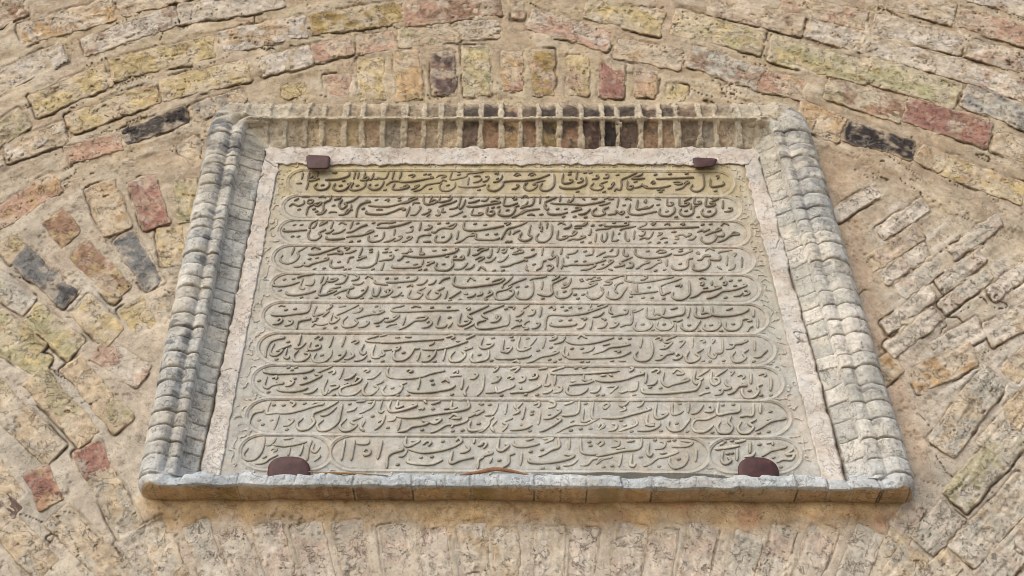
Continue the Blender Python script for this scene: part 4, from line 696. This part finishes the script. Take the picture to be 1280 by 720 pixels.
215,55 205,130 220,155 300,140 380,125 385,75/250,75/335,70/500,60 495,155 440,160 390,170/560,60 555,145/640,125/235,205 205,255 230,300 300,300 330,255 300,215 320,165/405,205 375,260 400,300 460,300 500,255 465,225 525,190/515,285 590,240 650,205 755,185 740,170/610,195 640,190/545,300/625,290
265,375/325,365/185,435 280,425 390,405/225,400 260,385/350,380 440,360/255,445 240,520 270,555 315,530 290,495/290,470/325,465/370,430 365,530/475,370 470,470/430,500 490,490 515,455/550,395/605,390 650,380 660,405/570,495 640,450 700,435 765,415 740,405/690,545 740,520 810,520 830,480 770,480 830,435/650,505 680,500/725,580"""
def row_of(x, y):
    for i, c in enumerate(CART):
        k = (x - c[0]) / (c[1] - c[0]); b = c[4] + (c[5] - c[4]) * k
        if i < 9:
            if y < b + .8: return i
        elif x < c[1] + 2: return i
    return 11
def catmull(p, n):
    p = np.asarray(p, float)
    if len(p) == 2:
        s = np.linspace(0, 1, n * 2 + 1)[:, None]; return p[0] * (1 - s) + p[1] * s
    q = np.vstack([2 * p[0] - p[1], p, 2 * p[-1] - p[-2]]); out = []
    for i in range(1, len(q) - 2):
        s = np.linspace(0, 1, n, endpoint=False)[:, None]
        out.append(.5 * (2 * q[i] + (q[i + 1] - q[i - 1]) * s + (2 * q[i - 1] - 5 * q[i] + 4 * q[i + 1] - q[i + 2]) * s ** 2 + (3 * q[i] - q[i - 1] - 3 * q[i + 1] + q[i + 2]) * s ** 3))
    out.append(p[-1:]); return np.vstack(out)
rows = {}
org = (0, 0, 8)
def stroke(pts):
    pts = np.array(pts, float)
    my = pts[:, 1].mean(); row = row_of(pts[:, 0].mean(), my)
    dot = len(pts) == 1
    wpx = 3.15 + 1.15 * (my - 210) / 380
    if dot:
        pts = np.array([pts[0] + (-2.3, .8), pts[0] + (2.3, -.6)]); wpx *= 1.3
    c = catmull(pts, 7)
    w3 = P(c[:, 0], c[:, 1], SUNK); c2 = w3[:, [0, 2]]
    tg = np.gradient(c2, axis=0); ln = np.linalg.norm(tg, axis=1)[:, None] + 1e-9; tg /= ln; nr = np.stack([-tg[:, 1], tg[:, 0]], -1)
    s = np.linspace(0, 1, len(c2)); full = np.linalg.norm(np.diff(c2, axis=0), axis=1).sum()
    wm = wpx * .00163
    tp = np.clip(np.minimum(s, 1 - s) * full / (wm * 1.1), 0, 1)
    pen = .86 + .24 * np.abs(tg[:, 0] * .8 - tg[:, 1] * .6)
    hw = wm / 2 * (.35 + .65 * np.sqrt(tp)) * pen
    top = random.uniform(.0026, .0039) * (.75 + .25 * tp)
    prof = [(-1.0, -.25), (-.96, .35), (-.82, .82), (-.45, 1.0), (.0, 1.03), (.45, 1.0), (.82, .82), (.96, .35), (1.0, -.25)]
    V = np.stack([np.stack([c2[:, 0] + nr[:, 0] * hw * a, D - SUNK - top * b, c2[:, 1] + nr[:, 1] * hw * a], -1) for a, b in prof], 1)
    V = np.concatenate([V[:1] * 0 + np.array([c2[0, 0], D - SUNK + .001, c2[0, 1]]) - np.r_[tg[0, 0], 0, tg[0, 1]] * hw[0] * .6, V,
                        V[:1] * 0 + np.array([c2[-1, 0], D - SUNK + .001, c2[-1, 1]]) + np.r_[tg[-1, 0], 0, tg[-1, 1]] * hw[-1] * .6])
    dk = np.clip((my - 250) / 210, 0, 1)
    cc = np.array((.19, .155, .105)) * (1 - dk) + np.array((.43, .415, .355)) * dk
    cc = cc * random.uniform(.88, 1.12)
    shade_grime = np.array((.19, .165, .12))                                   # shade and grime of the letter sides, put into the colour
    face_mix = np.array([0, 0, .55, 1, 1, 1, .55, 0, 0])[None, :, None] * (.45 if dot else 1)
    rows.setdefault(row, Mesh()).grid(V, np.broadcast_to(shade_grime * (1 - face_mix) + cc * face_mix, (len(V), 9, 3)))
for ln in STROKES.strip().splitlines():
    if ln[0] == '@': org = tuple(map(float, ln[1:].split())); continue
    for st in ln.split('/'):
        pts = [tuple(map(float, q.split(','))) for q in st.split()]
        stroke([(org[0] + x / org[2], org[1] + y / org[2]) for x, y in pts])
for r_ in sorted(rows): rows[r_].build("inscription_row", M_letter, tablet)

# ------------------------------------------------------------------ clips that hold the tablet
def clip(outline, h0, th, dome, label, group):
    o = np.array(outline, float); c = o.mean(0)
    n = len(o); rings = [(1.0, -.9), (1.0, -.1), (1.0, .55), (.975, .86), (.93, 1.0), (.75, 1.0), (.5, 1.0), (.25, 1.0), (.02, 1.0)]
    V = []
    for r_, k in rings:
        q = c + (o - c) * r_
        h = h0 + th * k + dome * (1 - r_ ** 2) + .0006 * fbm(q[:, 0] / 9, q[:, 1] / 9, 801, 2)
        V.append(P(q[:, 0], q[:, 1], h))
    V = np.array(V); ob_loc = P(*c, h0)
    mm = Mesh(); mm.grid(V, np.array((.1, .03, .03)), closed=True)
    e = type("L", (), {})(); e.location = tuple(ob_loc)
    ob = mm.build("tablet_clip", M_paint, None, flip=False)
    ob.data.transform(__import__("mathutils").Matrix.Translation(-Vector(ob_loc))); ob.location = ob_loc
    tag(ob, label, "clip", group)
    return ob
def rounded(pts, n=10, r=.28):
    p = np.array(pts, float); out = []
    for i in range(len(p)):
        a, b, c = p[i - 1], p[i], p[(i + 1) % len(p)]
        s = np.linspace(0, 1, n)[:, None]; p0 = b + (a - b) * r; p1 = b + (c - b) * r
        out.append((1 - s) ** 2 * p0 + 2 * s * (1 - s) * b + s * s * p1)
    return np.vstack(out)
clip(rounded([(382.5, 193.5), (412.5, 194.5), (412, 211), (384, 211.5)], r=.2), .013, .007, .002, "small square maroon clip at the tablet's top edge above the left end of row one", "maroon clips holding the tablet")
clip(rounded([(865, 196.5), (897, 198), (893, 208), (868, 210.5)], r=.22), .013, .007, .002, "flat narrow maroon clip at the tablet's top edge above the right end of row one", "maroon clips holding the tablet")
def tabshape(x0, x1, y0, y1, skew=0):
    w = x1 - x0; a = np.linspace(0, math.pi, 40)
    top = [(x0 + w / 2 - w / 2 * math.copysign(abs(math.cos(q)) ** .82, math.cos(q)) + skew * math.sin(q), y1 - 16 - (y1 - y0 - 16) * math.sin(q) ** .8) for q in a]
    return np.array(top + [(x1, y1 - 4), (x1, y1), (x0 + w * .66, y1), (x0 + w * .33, y1), (x0, y1), (x0, y1 - 4)])
clip(tabshape(334.5, 388, 570.5, 606), .016, .008, .004, "dome shaped maroon clip at the tablet's foot beside the dry straw", "maroon clips holding the tablet")
clip(tabshape(922.5, 974, 571.5, 608, -3), .016, .008, .004, "dome shaped maroon clip at the tablet's foot under the short right cartouche", "maroon clips holding the tablet")

# ------------------------------------------------------------------ dry bits on the sill
def twig(path, rad, colr, label, name="dry_twig", cat="twig"):
    p = np.array(path, float); k = catmull(p, 8)
    c = np.concatenate([P(k[i:i + 1, 0], k[i:i + 1, 1], k[i, 2]) for i in range(len(k))])
    s = np.linspace(0, 1, len(c)); r_ = rad * (.25 + np.sin(s * math.pi * .9 + .25) * .75)
    tg = np.gradient(c, axis=0); tg /= np.linalg.norm(tg, axis=1)[:, None]
    up = np.cross(tg, (0, 1, 0)); up /= np.linalg.norm(up, axis=1)[:, None]; sd_ = np.cross(tg, up)
    a = np.linspace(0, 2 * math.pi, 9)[:-1]
    V = np.stack([c + (up * math.cos(q) + sd_ * math.sin(q) * .6) * r_[:, None] for q in a], 1)
    loc = c[len(c) // 2]
    mm = Mesh(); mm.grid(V - loc, np.array(colr), closed=True); ob = mm.build(name, M_twig, None); ob.location = loc
    return tag(ob, label, cat)
twig([(386, 589.5, .040), (400, 591, .050), (420, 591.5, .054), (450, 592.5, .056), (485, 594.5, .056)], .0026, (.22, .13, .05), "thin brown straw lying on the sill beside the left dome clip")
twig([(575, 594, .052), (600, 590, .052), (619, 586.5, .052), (640, 589, .052), (660, 593.5, .052)], .0048, (.25, .13, .07), "curled reddish brown dry leaf lying on the middle of the sill", "dry_leaf", "leaf")
